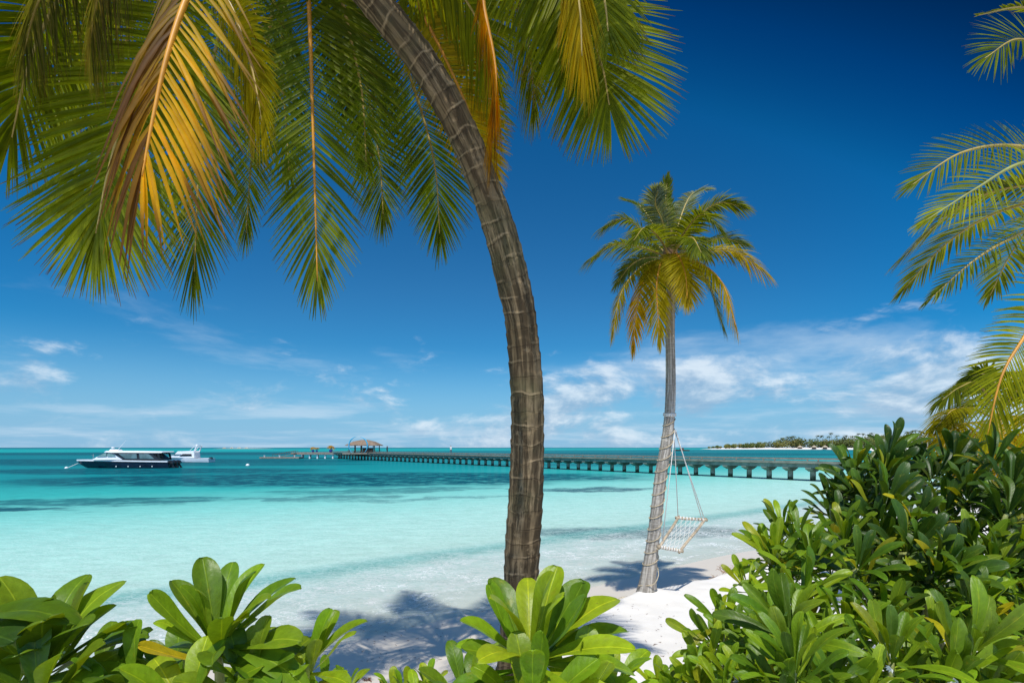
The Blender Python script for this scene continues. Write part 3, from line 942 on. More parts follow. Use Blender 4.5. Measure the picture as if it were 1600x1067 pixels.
def frond(parent, pts, nl=60, L=0.55, w=0.030, pal=None, rib='rachis', seed=0, droop=0.25, t0=0.16, ang=(12, 66),
          lift=0.12, single=False, r0=0.022, twist=0.0, skip=0.03, fan=1.0, sides=(-1, 1), n0=(0, 0, 1), Lside=(1.0, 1.0), segs=4, curl=0.0, face=None, dead=0):
    """one palm leaf: rib, and leaflets on both sides"""
    rnd = random.Random(seed * 7 + 3)
    pal = pal or pal_green()
    N = 44
    path = spline(pts, N)
    mbr = MB()
    mbr.tube(path, [r0 * (1.15 - i / (N - 1)) + 0.0022 for i in range(N)], 6)
    fr = mbr.build('frond', MAT[rib], parent, True)
    Nn = Vector(n0)
    tang, norm = [], []
    for i in range(N):
        t = (path[min(i + 1, N - 1)] - path[max(i - 1, 0)]).normalized()
        Nn = (Nn - t * Nn.dot(t))
        if Nn.length < 1e-4: Nn = t.orthogonal()
        Nn.normalize()
        if face is not None:
            fv = Vector(face); fv = fv - t * fv.dot(t)
            if fv.length > 0.15: Nn = (Nn * 0.6 + fv.normalized() * 0.4).normalized() if i else fv.normalized()
        q = Quaternion(t, twist / N)
        Nn = q @ Nn
        tang.append(t); norm.append(Nn.copy())
    allm = MB()
    for side in sides:
        for j in range(nl):
            tt = (j + 0.5 + rnd.uniform(-0.25, 0.25)) / nl
            if rnd.random() < skip: continue
            t = t0 + (1 - t0) * tt
            x = t * (N - 1); i = min(int(x), N - 2); fx = x - i
            p = path[i].lerp(path[i + 1], fx)
            T_, N_ = tang[i], norm[i]
            S_ = T_.cross(N_).normalized()
            prof = min(1, 0.42 + tt * 2.6) * (1.0 if tt < 0.55 else 1.0 - 0.45 * ((tt - 0.55) / 0.45) ** 1.8)
            le = L * prof * rnd.uniform(0.90, 1.06) * (Lside[0] if side < 0 else Lside[1])
            a = R(ang[0] + (ang[1] - ang[0]) * tt ** 1.15 + 24 * max(0, (tt - 0.82) / 0.18)) + rnd.gauss(0, 0.035) + (1 - fan) * 0.5
            D = (S_ * side * math.cos(a) + T_ * math.sin(a) + N_ * (lift * (1 - 0.5 * tt) + rnd.gauss(0, 0.05))).normalized()
            rv = rnd.random()
            dr = droop * rnd.uniform(0.7, 1.35)
            if dead and side == dead: dr += rnd.uniform(0.1, 0.8); D = (D + T_ * 0.8).normalized()
            wv_ = w * (0.55 + 0.45 * prof) * rnd.uniform(0.85, 1.1)
            vs, cs, uvs = [], [], []
            across = D.cross(N_).normalized()
            nn = across.cross(D).normalized()
            cv = curl * rnd.gauss(0, 1)
            for q in range(segs + 1):
                s = q / segs
                pp = p + D * (le * s) + Vector((0, 0, -1)) * (dr * le * s * s) + across * (cv * le * s * s)
                wd = wv_ * (0.45 + 0.55 * min(1, s * 3.2)) * (1 - max(0, s - 0.42) ** 1.25 * 1.90) * 0.5
                wd = max(wd, 0.0012)
                vs += [pp - across * wd + nn * (wd * 0.35), pp, pp + across * wd + nn * (wd * 0.35)]
                cc = pal(t, side, s, rv, rnd)
                cs += [cc, tuple(z * 1.12 for z in cc), cc]
                uvs += [(-1, s), (0, s), (1, s)]
            fs = []
            for q in range(segs):
                b = q * 3
                fs += [(b, b + 1, b + 4, b + 3), (b + 1, b + 2, b + 5, b + 4)]
            if single:
                ml = MB(); ml.add(vs, fs, uvs, cs); ml.build('leaflet', MAT['frond'], fr, True)
            else:
                allm.add(vs, fs, uvs, cs)
    if not single:
        tag(allm.build('leaflets', MAT['frond'], fr, True), kind='stuff')
    return fr


def trunk(parent, path, rads, mat, ringm, seg=40, dz=0.014, step=0.05, name='trunk', seed=1):
    """ringed palm trunk along a path; leaf scars stand proud"""
    n = 80
    sp = spline(path, n)
    ra = spline([(r, 0, 0) for r in rads], n)
    ln = [0]
    for i in range(1, n): ln.append(ln[-1] + (sp[i] - sp[i - 1]).length)
    M_ = int(ln[-1] / dz)
    ls = np.linspace(0, ln[-1], M_)
    X = np.array([np.interp(ls, ln, [p[k] for p in sp]) for k in range(3)]).T
    RR = np.interp(ls, ln, [r.x for r in ra])
    vs, uvs, fs = [], [], []
    nv = None
    ths = np.linspace(0, 2 * math.pi, seg + 1)
    for i in range(M_):
        t = Vector(X[min(i + 1, M_ - 1)] - X[max(i - 1, 0)]).normalized()
        if nv is None: nv = t.cross(Vector((0, 1, 0))).normalized()
        nv = (nv - t * nv.dot(t)).normalized()
        b = t.cross(nv)
        rc = ls[i] / ringm + 0.9 * (vnoise(np.cos(ths) * 1.3 + seed * 5, np.sin(ths) * 1.3 + ls[i] * 1.7) - 0.5) + 1.1 * (vnoise(ls[i] * 1.9 + seed, 3.3) - 0.5)
        frc = rc - np.floor(rc)
        saw = np.where(frc < 0.86, (frc / 0.86) ** 1.6, 1 - (frc - 0.86) / 0.14)
        lump = fbm(np.cos(ths) * 1.6 + 9 + seed, np.sin(ths) * 1.6 + ls[i] * 2.6, 4) - 0.47
        rad = RR[i] * (1 + step * (saw - 0.45) + 0.26 * lump * np.clip(RR[i] / 0.15, 0.3, 1))
        for k in range(seg + 1):
            a = ths[k]
            rk = rad[k if k < seg else 0]
            vs.append(Vector(X[i]) + (nv * math.cos(a) + b * math.sin(a)) * rk)
            uvs.append((k / seg, ls[i]))
    w = seg + 1
    for i in range(M_ - 1):
        for k in range(seg):
            fs.append((i * w + k, i * w + k + 1, (i + 1) * w + k + 1, (i + 1) * w + k))
    mb = MB(); mb.add(vs, fs, uvs)
    return mb.build(name, mat, parent, True)


# --- the big leaning palm
big = empty('leaning_palm_tree', (P(806, 1080, 5.05).x, 5.05, 0.35))
tag(big, 'big leaning coconut palm with a curved ringed trunk, its fronds hanging across the upper left', 'palm tree')
BL = big.location.copy()


def rel(*pts): return [p - BL for p in pts]


path = rel(P(797, 1135, 5.06), P(804, 1050, 5.05), P(811, 950, 5.03), P(817, 850, 5.0), P(822, 750, 4.97), P(824, 660, 4.92), P(822, 580, 4.86), P(814, 500, 4.78),
           P(801, 440, 4.7), P(783, 370, 4.6), P(757, 290, 4.48), P(722, 205, 4.35), P(672, 115, 4.2), P(608, 30, 4.05), P(545, -45, 3.9), P(480, -115, 3.75))
rads = [0.25, 0.205, 0.182, 0.182, 0.175, 0.168, 0.165, 0.157, 0.162, 0.155, 0.143, 0.140, 0.135, 0.130, 0.128, 0.125]
trunk(big, path, [r * 0.93 for r in rads], MAT['trunk'], 0.155, 64, 0.010, 0.055)
CR = P(470, -128, 3.72)
mb = MB(); mb.lathe(CR - BL, [(0.13, -0.25), (0.2, -0.1), (0.22, 0.1), (0.16, 0.35), (0.05, 0.6)], 14); mb.build('crown_shaft', MAT['husk'], big, True)


def bf(*px, **kw):
    """frond of the big palm through picture points (u, v, distance)"""
    pts = [CR + Vector((0, 0, 0.05))] + [P(*p) for p in px]
    return frond(big, rel(*pts), **kw)


G1 = pal_green(GREEN, YGREEN, 0.5, 0.12)
G2 = pal_green(DGREEN, YGREEN, 0.35, 0.05)
G3 = pal_green(GREEN, YELLOW, 0.35, 0.12)
# yellowing frond, its left leaflets dead and hanging
bf((345, -120, 3.3), (293, -5, 3.1), (262, 85, 3.0), (240, 180, 2.95), (222, 275, 2.92), nl=36, L=0.68, w=0.0300, pal=pal_yellow(), rib='rachis_y', seed=1,
   droop=0.30, single=True, lift=0.0, ang=(36, 58), r0=0.022, skip=0.05, Lside=(1.0, 0.85), face=(0.25, -1, 0.25), dead=1, segs=5, curl=0.04)
# long green one hanging straight down in the middle
bf((478, -90, 4.3), (484, 40, 4.5), (488, 165, 4.55), (492, 300, 4.55), (496, 440, 4.5), nl=112, L=0.66, w=0.0248, pal=G2, rib='rachis_y', seed=2, droop=0.09,
   single=True, lift=0.03, ang=(14, 60), face=(0.15, -1, -0.2), segs=4)
# broad one on the right
bf((600, -220, 3.9), (740, -170, 4.0), (845, -70, 4.05), (900, 10, 4.1), (938, 95, 4.12), (952, 165, 4.12), nl=135, L=0.80, w=0.0270, pal=G1, seed=3, droop=0.08,
   lift=0.0, ang=(10, 58), t0=0.32, r0=0.022, segs=4, face=(-0.15, -1, 0.25))
# wide left one
bf((330, -150, 3.7), (255, 20, 3.75), (203, 150, 3.75), (170, 265, 3.72), (150, 365, 3.7), nl=143, L=0.88, w=0.0291, pal=G1, seed=4, droop=0.06, lift=0.0,
   ang=(8, 64), Lside=(1.0, 0.95), face=(0.1, -1, 0.1), t0=0.3)
bf((400, -160, 4.3), (350, 20, 4.6), (322, 160, 4.7), (310, 280, 4.7), (304, 425, 4.65), nl=135, L=0.80, w=0.0242, pal=G2, seed=5, droop=0.07, lift=0.03, ang=(14, 62), face=(-0.2, -1, -.1))
bf((560, -120, 4.6), (620, 60, 5.2), (660, 180, 5.4), (680, 265, 5.4), (687, 365, 5.35), nl=122, L=0.66, w=0.0233, pal=G2, seed=6, face=(0.35, -1, -0.1), droop=0.08, lift=0.05, ang=(14, 60))
bf((520, -110, 4.8), (560, 80, 5.6), (582, 180, 5.8), (594, 260, 5.8), (599, 335, 5.75), nl=117, L=0.64, w=0.0225, pal=G2, seed=7, face=(-0.35, -1, -0.1), droop=0.08, lift=0.05, ang=(14, 60))
bf((590, -150, 4.3), (650, 0, 4.75), (695, 90, 4.95), (735, 180, 5.05), (765, 275, 5.05), nl=131, L=0.48, w=0.0235, pal=pal_half(0.5), rib='rachis_y', seed=8, droop=0.07, lift=0.05,
   ang=(10, 52), t0=0.28, face=(-0.2, -1, 0.2))
# narrow withered one folded on itself
bf((620, -210, 3.5), (735, -80, 3.45), (757, 20, 3.45), (774, 115, 3.45), (768, 212, 3.45), nl=87, L=0.36, w=0.0235, pal=pal_yellow(False), rib='rachis_y', seed=9, droop=0.75, lift=-0.1,
   ang=(48, 72), t0=0.45, r0=0.026, curl=0.10)
bf((640, -240, 3.5), (840, -190, 3.6), (930, -80, 3.7), (945, 5, 3.75), (950, 50, 3.75), nl=96, L=0.42, w=0.0248, pal=G1, seed=10, droop=0.17, lift=0.0, ang=(10, 58), t0=0.45, face=(0.2, -1, 0.3))
bf((600, -230, 3.4), (800, -200, 3.4), (888, -80, 3.4), (905, 10, 3.4), (909, 88, 3.4), nl=87, L=0.36, w=0.0235, pal=pal_half(0.35), seed=11, droop=0.6, lift=-0.1, ang=(40, 72), t0=0.5, n0=(0, -0.7, 0.7))
bf((500, -130, 4.2), (533, -5, 4.6), (550, 70, 4.8), (566, 150, 4.9), (572, 250, 4.9), nl=117, L=0.55, w=0.0235, pal=G2, rib='rachis', seed=12, face=(0.35, -1, -0.1), droop=0.08, lift=0.05, ang=(14, 60))
bf((440, -130, 4.5), (425, 20, 5.1), (405, 150, 5.3), (392, 260, 5.3), (385, 365, 5.25), nl=122, L=0.52, w=0.0221, pal=G2, seed=13, face=(-0.35, -1, -0.1), droop=0.08, lift=0.05, ang=(14, 60))
bf((420, -200, 3.6), (330, -90, 3.4), (370, 30, 3.3), (395, 110, 3.3), (410, 190, 3.3), nl=96, L=0.45, w=0.0235, pal=pal_half(0.15), seed=14, droop=0.21, lift=0.0, ang=(20, 62), t0=0.4)
bf((300, -190, 3.6), (170, -110, 3.6), (90, 0, 3.6), (45, 100, 3.6), (18, 215, 3.6), nl=131, L=0.66, w=0.0248, pal=G1, seed=15, droop=0.15, lift=0.0, ang=(12, 60), t0=0.3)
bf((380, -170, 4.2), (250, -60, 4.6), (190, 90, 4.8), (170, 210, 4.8), (175, 320, 4.75), nl=126, L=0.6, w=0.0235, pal=G2, seed=16, face=(0.35, -1, -0.1), droop=0.10, lift=0.0, ang=(12, 60))
bf((640, -180, 4.5), (760, -80, 5.0), (815, 20, 5.2), (830, 100, 5.2), (835, 170, 5.2), nl=117, L=0.55, w=0.0235, pal=G1, seed=17, droop=0.15, lift=0.0, ang=(12, 60), t0=0.3)
bf((520, -200, 3.9), (600, -80, 4.3), (690, -40, 4.5), (745, 30, 4.6), (770, 120, 4.6), nl=117, L=0.62, w=0.0248, pal=G1, seed=18, droop=0.21, lift=0.0, ang=(12, 60), t0=0.3)
bf((560, -150, 4.6), (640, -60, 5.2), (700, 40, 5.5), (740, 130, 5.6), (760, 230, 5.6), nl=118, L=0.6, w=0.0242, pal=G1, seed=19, droop=0.10, lift=0.0, ang=(12, 60), t0=0.25, face=(0.3, -1, 0))
bf((460, -120, 4.8), (445, 0, 5.6), (440, 90, 5.9), (446, 180, 6.0), (452, 270, 6.0), nl=118, L=0.6, w=0.0242, pal=G2, seed=20, droop=0.10, lift=0.0, ang=(12, 60), t0=0.25, face=(-0.3, -1, 0))
bf((360, -190, 4.2), (230, -120, 4.5), (140, -20, 4.6), (100, 90, 4.6), (85, 210, 4.6), nl=118, L=0.62, w=0.0242, pal=G1, seed=50, droop=0.14, lift=0.0, ang=(12, 60), t0=0.25, face=(0.2, -1, 0.2))
bf((640, -200, 4.4), (780, -140, 4.8), (850, -40, 5.0), (880, 40, 5.0), (890, 120, 5.0), nl=112, L=0.55, w=0.0242, pal=G1, seed=51, droop=0.14, lift=0.0, ang=(12, 60), t0=0.3, face=(0.1, -1, 0.2))
bf((330, -260, 3.6), (190, -190, 3.4), (110, -90, 3.3), (60, 0, 3.3), (35, 85, 3.3), nl=110, L=0.34, w=0.0156, pal=pal_green(DGREEN, TAN, 0.25, 0.1), seed=52, droop=0.8, lift=-0.2, curl=0.14, ang=(20, 60), t0=0.35)
bf((360, -250, 3.6), (240, -180, 3.4), (180, -80, 3.3), (150, 0, 3.3), (140, 70, 3.3), nl=110, L=0.34, w=0.0156, pal=pal_green(DGREEN, TAN, 0.3, 0.1), seed=53, droop=0.8, lift=-0.2, curl=0.14, ang=(20, 60), t0=0.35)
# the rest of the crown, above the picture
rc_ = random.Random(44)
for k in range(7):
    a = k * 2.4 + 0.3
    el = (0.95, 0.55, 0.25)[k % 3]
    o_ = Vector((math.cos(a), math.sin(a), 0))
    if o_.y < -0.2: el = max(el, 0.55)
    Lf = rc_.uniform(2.9, 3.5)
    pts = [CR + Vector((0, 0, 0.1))]
    for f_ in (0.25, 0.5, 0.75, 1.0):
        pts.append(CR + o_ * (Lf * f_ * (0.62 + 0.38 * math.cos(el))) + Vector((0, 0, 0.15 + Lf * (math.sin(el) * f_ * 0.9 - 0.55 * f_ * f_))))
    if any(p.y > 0.3 and (HZ - (p.z - CAMZ) / p.y * F) > 20 and -60 < 800 + p.x / p.y * F < 1300 for p in pts[2:]):
        pts = [p + Vector((0, 0, 1.1 * (i / 4) ** 1.2)) for i, p in enumerate(pts)]
    frond(big, rel(*pts), nl=113, L=0.62, w=0.0262, pal=G1, seed=60 + k, droop=0.21, lift=0.12, ang=(12, 60))

# --- the palm with the swing
sp_base = P(1011, 930, 8.72)
swp = empty('beach_palm_tree', sp_base)
tag(swp, 'slender grey coconut palm on the sand with a swing tied to its trunk', 'palm tree')
PB = swp.location.copy()
SW_PATH = [P(1009, 942, 8.72), P(1012, 915, 8.72), P(1016, 880, 8.72), P(1021, 840, 8.72), P(1032, 747, 8.72), P(1040, 700, 8.72), P(1046, 652, 8.72), P(1048, 590, 8.72),
           P(1047, 515, 8.72), P(1048, 460, 8.72), P(1047, 418, 8.72)]
SW_RAD = [0.205, 0.150, 0.120, 0.107, 0.100, 0.096, 0.088, 0.082, 0.078, 0.075, 0.07]
trunk(swp, [p - PB for p in SW_PATH], SW_RAD, MAT['trunk_grey'], 0.085, 28, 0.016, 0.035, seed=4)
C2 = P(1047, 408, 8.72)
mb = MB(); mb.lathe(C2 - PB, [(0.075, -0.35), (0.13, -0.12), (0.14, 0.05), (0.09, 0.3), (0.03, 0.55)], 12); mb.build('crown_shaft', MAT['husk'], swp, True)


def sf(*px, **kw):
    pts = [C2 + Vector((0, 0, 0.05))] + [P(u, v, 8.72 + dd) for (u, v, dd) in px]
    kw.setdefault('nl', 78); kw.setdefault('L', 0.44); kw.setdefault('w', 0.026); kw.setdefault('r0', 0.017)
    return frond(swp, [p - PB for p in pts], **kw)


GG = pal_green(DGREEN, YGREEN, 0.28, 0.08)
sf((1044, 360, .05), (1040, 310, .1), (1043, 280, .1), pal=GG, seed=21, droop=0.03, L=0.270, ang=(35, 75))
sf((1062, 345, .2), (1080, 305, .35), (1106, 296, .5), pal=pal_grey, seed=22, droop=0.17, L=0.347)
sf((1080, 350, -.15), (1120, 318, -.3), (1158, 322, -.4), pal=GG, seed=23, droop=0.31)
sf((1068, 365, -.4), (1096, 335, -.8), (1121, 354, -1.0), pal=GG, seed=24, droop=0.34)
sf((1085, 385, .1), (1125, 372, .2), (1160, 380, .2), pal=GG, seed=25, droop=0.29)
sf((1095, 394, -.2), (1145, 392, -.35), (1194, 424, -.4), pal=pal_half(0.25), seed=26, droop=0.42, L=0.463)
sf((1090, 410, -.4), (1128, 442, -.6), (1150, 510, -.65), pal=pal_half(0.35), rib='rachis_y', seed=27, droop=0.29, lift=-0.2)
sf((1078, 410, -.1), (1108, 445, -.15), (1130, 512, -.15), pal=G2, seed=28, droop=0.20, L=0.404)
sf((1058, 398, -.6), (1070, 425, -.95), (1074, 466, -1.0), pal=pal_half(0.3), rib='rachis_y', seed=29, droop=0.22, L=0.404)
sf((1034, 408, -.4), (1026, 450, -.6), (1031, 528, -.6), pal=pal_half(0.25), rib='rachis_y', seed=30, droop=0.29, L=0.385)
sf((1020, 416, -.3), (998, 465, -.45), (989, 540, -.45), pal=pal_half(0.6), rib='rachis_y', seed=31, droop=0.39, lift=-0.2, L=0.347)
sf((1005, 415, -.15), (972, 455, -.25), (957, 520, -.25), pal=pal_half(0.2), seed=32, droop=0.29, lift=-0.1, L=0.385)
sf((1010, 402, .2), (985, 415, .4), (966, 440, .5), pal=GG, seed=33, droop=0.26, L=0.366)
sf((1005, 388, -.2), (960, 382, -.3), (922, 405, -.35), pal=GG, seed=34, droop=0.39, L=0.444)
sf((1012, 370, .1), (978, 342, .15), (944, 354, .2), pal=GG, seed=35, droop=0.39)
sf((1025, 360, .25), (1003, 325, .5), (978, 312, .6), pal=GG, seed=36, droop=0.20, L=0.347)
sf((1036, 350, -.2), (1024, 318, -.35), (1028, 298, -.5), pal=pal_grey, seed=37, droop=0.29, L=0.347)
sf((1052, 355, .3), (1062, 322, .6), (1072, 312, .8), pal=pal_grey, seed=38, droop=0.29, L=0.385)
sf((1052, 390, .6), (1060, 400, 1.1), (1066, 440, 1.4), pal=G2, seed=39, droop=0.22)
sf((1040, 385, .5), (1020, 395, .95), (1006, 430, 1.2), pal=G2, seed=40, droop=0.22)
sf((1052, 400, .5), (1046, 440, .7), (1044, 490, .7), pal=G2, seed=41, droop=0.22, L=0.366)
sf((1066, 378, -.5), (1082, 372, -1.0), (1096, 395, -1.3), pal=GG, seed=42, droop=0.31, L=0.404)
sf((1030, 372, -.5), (1008, 356, -.9), (990, 376, -1.2), pal=GG, seed=43, droop=0.31, L=0.404)
mb = MB()
for k in range(6):
    a = k * 1.05
    c = C2 - PB + Vector((math.cos(a) * 0.15, math.sin(a) * 0.15, -0.16 - 0.03 * (k % 2)))
    mbk = MB(); mbk.lathe(c, [(0.01, -0.11), (0.06, -0.06), (0.08, 0.0), (0.055, 0.07), (0.015, 0.10)], 8)
    mbk.build('coconut', MAT['rachis_g'], swp, True)

# rope wound round the trunk
tp = spline(SW_PATH, 200)
tr_ = [v.x for v in spline([(r, 0, 0) for r in SW_RAD], 200)]


def on_trunk(v):
    best = min(range(200), key=lambda i: abs(HZ - (tp[i].z - CAMZ) / tp[i].y * F - v))
    return tp[best], tr_[best]


pts = []
v0, v1, turns = 888.0, 655.0, 13
for i in range(turns * 18):
    f_ = i / (turns * 18 - 1)
    p, r_ = on_trunk(v0 + (v1 - v0) * f_)
    a = i / 18 * 2 * math.pi
    zz = HZ - 0
    p2 = p.lerp(p, 0)
    z = CAMZ - (v0 + (v1 - v0) * f_ - HZ) / F * p.y
    pts.append((p.x + math.cos(a) * (r_ + 0.010), p.y + math.sin(a) * (r_ + 0.010), z + 0.045 * math.sin(a + 0.6)))
mb = MB(); mb.tube(pts, 0.0085, 6)
# loose loop at the bottom
p, r_ = on_trunk(905)
lp = [Vector(pts[0]), Vector((p.x + 0.12, p.y - r_ - 0.03, p.z + 0.10)), Vector((p.x + 0.02, p.y - r_ - 0.05, p.z - 0.04)), Vector((p.x - r_ - 0.05, p.y - 0.04, p.z - 0.09))]
mb.tube(spline(lp, 20), 0.0085, 6)
rope = mb.build('rope', MAT['rope'], None, True)
tag(rope, 'thin beige rope wound in a spiral round the slender grey palm trunk', 'rope')
p, r_ = on_trunk(648)
mb = MB()
for q in range(3):
    mb.tube([(p.x + math.cos(a_) * (r_ + 0.012), p.y + math.sin(a_) * (r_ + 0.012), p.z - 0.02 + q * 0.018 + 0.012 * math.sin(a_)) for a_ in np.linspace(0, 2 * math.pi, 25)], 0.011, 6)
tag(mb.build('rope_tie', MAT['rope_white'], None, True), 'white rope tie knotted high round the slender grey palm trunk', 'rope')

# swing
S_TL, S_TR, S_BR, S_BL = P(1059.5, 808.6, 9.25), P(1101, 812, 9.3), P(1063, 860.6, 8.6), P(1031, 854, 8.55)
hang = P(1053, 672, 8.72)
swg = empty('hammock_swing', (S_TL + S_BR) / 2)
tag(swg, 'hanging swing seat of wooden poles and white netting beside the palm trunk', 'swing')
SL = swg.location.copy()


def ext(a, b, e=0.05):
    d = (b - a).normalized(); return a - d * e, b + d * e


def pole(a, b, r, name='pole', e=0.05):
    a, b = ext(a, b, e)
    mb = MB(); mb.tube(spline([a - SL, a.lerp(b, .35) - SL + Vector((0, 0, -.008)), a.lerp(b, .7) - SL + Vector((0, 0, .006)), b - SL], 10), r, 8)
    return mb.build(name, MAT['pole'], swg, True)


for a, b in ((S_TL, S_TR), (S_BL, S_BR)):
    po = pole(a, b, 0.026)
    mb = MB()
    for q in range(8):
        c = a.lerp(b, (q + 0.6) / 8.2) - SL
        d = (b - a).normalized()
        mb.tube([c - d * 0.013, c + d * 0.013], 0.031, 8)
    mb.build('lashing', MAT['rope_white'], po)
for a, b in ((S_TL, S_BL), (S_TR, S_BR)):
    pole(a, b, 0.024)
mb = MB()
nstr = 11
for q in range(nstr):
    f_ = (q + 0.7) / (nstr + 0.4)
    pts = []
    for k in range(9):
        g = k / 8
        a = S_TL.lerp(S_TR, f_ + 0.022 * math.sin(k * math.pi)); b = S_BL.lerp(S_BR, f_)
        zig = (0.016 if k % 2 else -0.016) * (1 if 0 < k < 8 else 0) * (1 if q % 2 else -1)
        pts.append(a.lerp(b, g) + (S_TR - S_TL).normalized() * zig + Vector((0, 0, -0.035 * math.sin(math.pi * g))) - SL)
    mb.tube(pts, 0.0038, 5)
tag(mb.build('netting', MAT['rope_white'], swg), kind='stuff')
for a, b in ((hang, S_TL), (hang + Vector((0.012, 0, 0)), S_TR), (hang + Vector((0, -.06, 0)), S_BL.lerp(S_TL, .12)), (hang + Vector((0.012, -0.06, 0)), S_BR.lerp(S_TR, .92))):
    mb = MB(); mb.tube([a - SL, a.lerp(b, 0.5) - SL, b - SL], 0.0075, 6); mb.build('rope', MAT['rope_white'], swg, True)

# --- palm whose crown hangs in from the right
C3 = P(1725, 320, 5.4)
rp_b = Vector((C3.x + 0.5, C3.y + 0.4, gz(C3.x + 0.5, C3.y + 0.4)))
rp = empty('edge_palm_tree', rp_b)
tag(rp, 'coconut palm at the right edge, only its sunlit fronds reaching into view', 'palm tree')
trunk(rp, [Vector((0, 0, -0.1)), Vector((-0.05, 0, 1.6)), Vector((-0.25, -0.15, 3.2)), C3 - rp_b], [0.17, 0.13, 0.11, 0.10], MAT['trunk_grey'], 0.1, 24, 0.03, 0.06, seed=8)


def rf_(*px, **kw):
    pts = [C3] + [P(*p) for p in px]
    kw.setdefault('nl', 56); kw.setdefault('L', 0.55); kw.setdefault('w', 0.020)
    return frond(rp, [p - rp_b for p in pts], **kw)


GR = pal_green(DGREEN, YGREEN, 0.3, 0.05)
rf_((1690, 180, 5.3), (1640, 90, 5.2), (1590, 62, 5.1), (1538, 92, 5.0), pal=GR, seed=81, droop=0.18, face=(0.2, -1, 0.5))
rf_((1700, 140, 5.2), (1660, 40, 5.1), (1600, 12, 5.0), (1528, 24, 4.9), pal=GR, seed=82, droop=0.03, L=0.16, ang=(50, 80), nl=54)
rf_((1660, 250, 5.3), (1580, 228, 5.2), (1500, 240, 5.15), (1424, 290, 5.1), pal=pal_green(DGREEN, YGREEN, 0.3, 0.05), seed=83, droop=0.13, L=0.44, face=(0.1, -1, 0.5))
rf_((1670, 262, 4.9), (1598, 255, 4.7), (1525, 295, 4.6), (1446, 345, 4.55), pal=pal_green(GREEN, YGREEN, 0.6, 0.0), seed=84, droop=0.15, L=0.38, face=(0.1, -1, 0.6), rib='rachis_g')
rf_((1670, 335, 5.2), (1600, 362, 5.1), (1525, 405, 5.0), (1452, 468, 5.0), pal=pal_green(DGREEN, YGREEN, 0.25, 0.05), seed=85, droop=0.11, L=0.28, face=(0.1, -1, 0.7), ang=(20, 68))
rf_((1670, 400, 4.8), (1610, 510, 4.6), (1566, 585, 4.5), (1542, 680, 4.5), pal=pal_green(GREEN, YGREEN, 0.8, 0.05), seed=86, droop=0.15, nl=84, L=0.50, face=(0.1, -1, 0.2), rib='rachis_y', t0=0.12)
# rf_((1690, 390, 5.4), (1640, 450, 5.6), (1600, 500, 5.7), (1560, 575, 5.7), pal=GR, seed=87, droop=0.18, L=0.50)
rf_((1720, 420, 4.8), (1680, 520, 4.6), (1640, 610, 4.5), (1610, 690, 4.5), pal=pal_green(GREEN, YGREEN, 0.9, 0.05), seed=88, droop=0.18, L=0.42, rib='rachis_y')
# rf_((1700, 300, 5.8), (1630, 290, 6.2), (1570, 320, 6.5), (1530, 370, 6.6), pal=G2, seed=89, droop=0.24, L=0.45)
for k in range(7):
    a = R(-80 + k * 40)
    o_ = Vector((math.cos(a) * 0.9 + 0.3, math.sin(a), 0))
    pts = [C3] + [C3 + o_ * (2.6 * f_) + Vector((0, 0, 1.7 * f_ - 1.9 * f_ * f_)) for f_ in (.25, .5, .75, 1)]
    frond(rp, [p - rp_b for p in pts], nl=59, L=0.5, w=0.036, pal=GR, seed=90 + k, droop=0.18)

# --- young palm behind the shrub
C4 = P(1558, 655, 9.5)
yp_b = Vector((C4.x, C4.y, gz(C4.x, C4.y)))
yp = empty('young_palm_tree', yp_b)
tag(yp, 'young yellow-green palm behind the dark shrub at the right', 'palm tree')
trunk(yp, [Vector((0.15, 0.1, -0.1)), Vector((0.08, 0.05, 1.2)), C4 - yp_b], [0.15, 0.11, 0.09], MAT['trunk_grey'], 0.1, 20, 0.04, 0.06, seed=9)
for k, (px, pal) in enumerate([(((1530, 600, 9.4), (1500, 605, 9.3), (1472, 625, 9.3)), GR), (((1520, 640, 9.2), (1490, 640, 9.0), (1462, 668, 8.9)), pal_half(0.1)),
                               (((1525, 660, 8.9), (1490, 668, 8.7), (1470, 710, 8.6)), pal_half(0.2)), (((1560, 610, 9.6), (1540, 585, 9.7), (1512, 590, 9.8)), GR),
                               (((1540, 670, 8.7), (1520, 695, 8.4), (1508, 745, 8.3)), pal_half(0.5)), (((1580, 620, 9.3), (1610, 600, 9.2), (1650, 630, 9.1)), GR),
                               (((1585, 650, 9.0), (1615, 665, 8.8), (1640, 710, 8.7)), pal_half(0.45)), (((1560, 670, 8.6), (1570, 690, 8.2), (1575, 740, 8.1)), pal_half(0.5)),
                               (((1575, 600, 9.9), (1590, 580, 10.2), (1610, 600, 10.5)), GR), (((1535, 630, 10), (1515, 625, 10.4), (1495, 650, 10.6)), GR)]):
    frond(yp, [C4 - yp_b] + [P(*p) - yp_b for p in px], nl=51, L=0.5, w=0.04, pal=pal, seed=110 + k, droop=0.5, r0=0.018)


# ------------------------------------------------------------------ shrubs
LEAF_N = 14
LEAF_S = [math.sin(math.pi / 2 * i / LEAF_N) ** 1.25 for i in range(LEAF_N + 1)]


def _leaf_w(s):
    if s < 0.77:
        x = s / 0.77
        return 0.022 + 0.138 * (x ** 1.9) * (1.9 - 0.9 * x ** 1.6)
    return max(0.004, 0.160 * math.sqrt(max(0.0, 1 - ((s - 0.77) / 0.23) ** 2.2)))


LEAF_W = [_leaf_w(s) for s in LEAF_S]


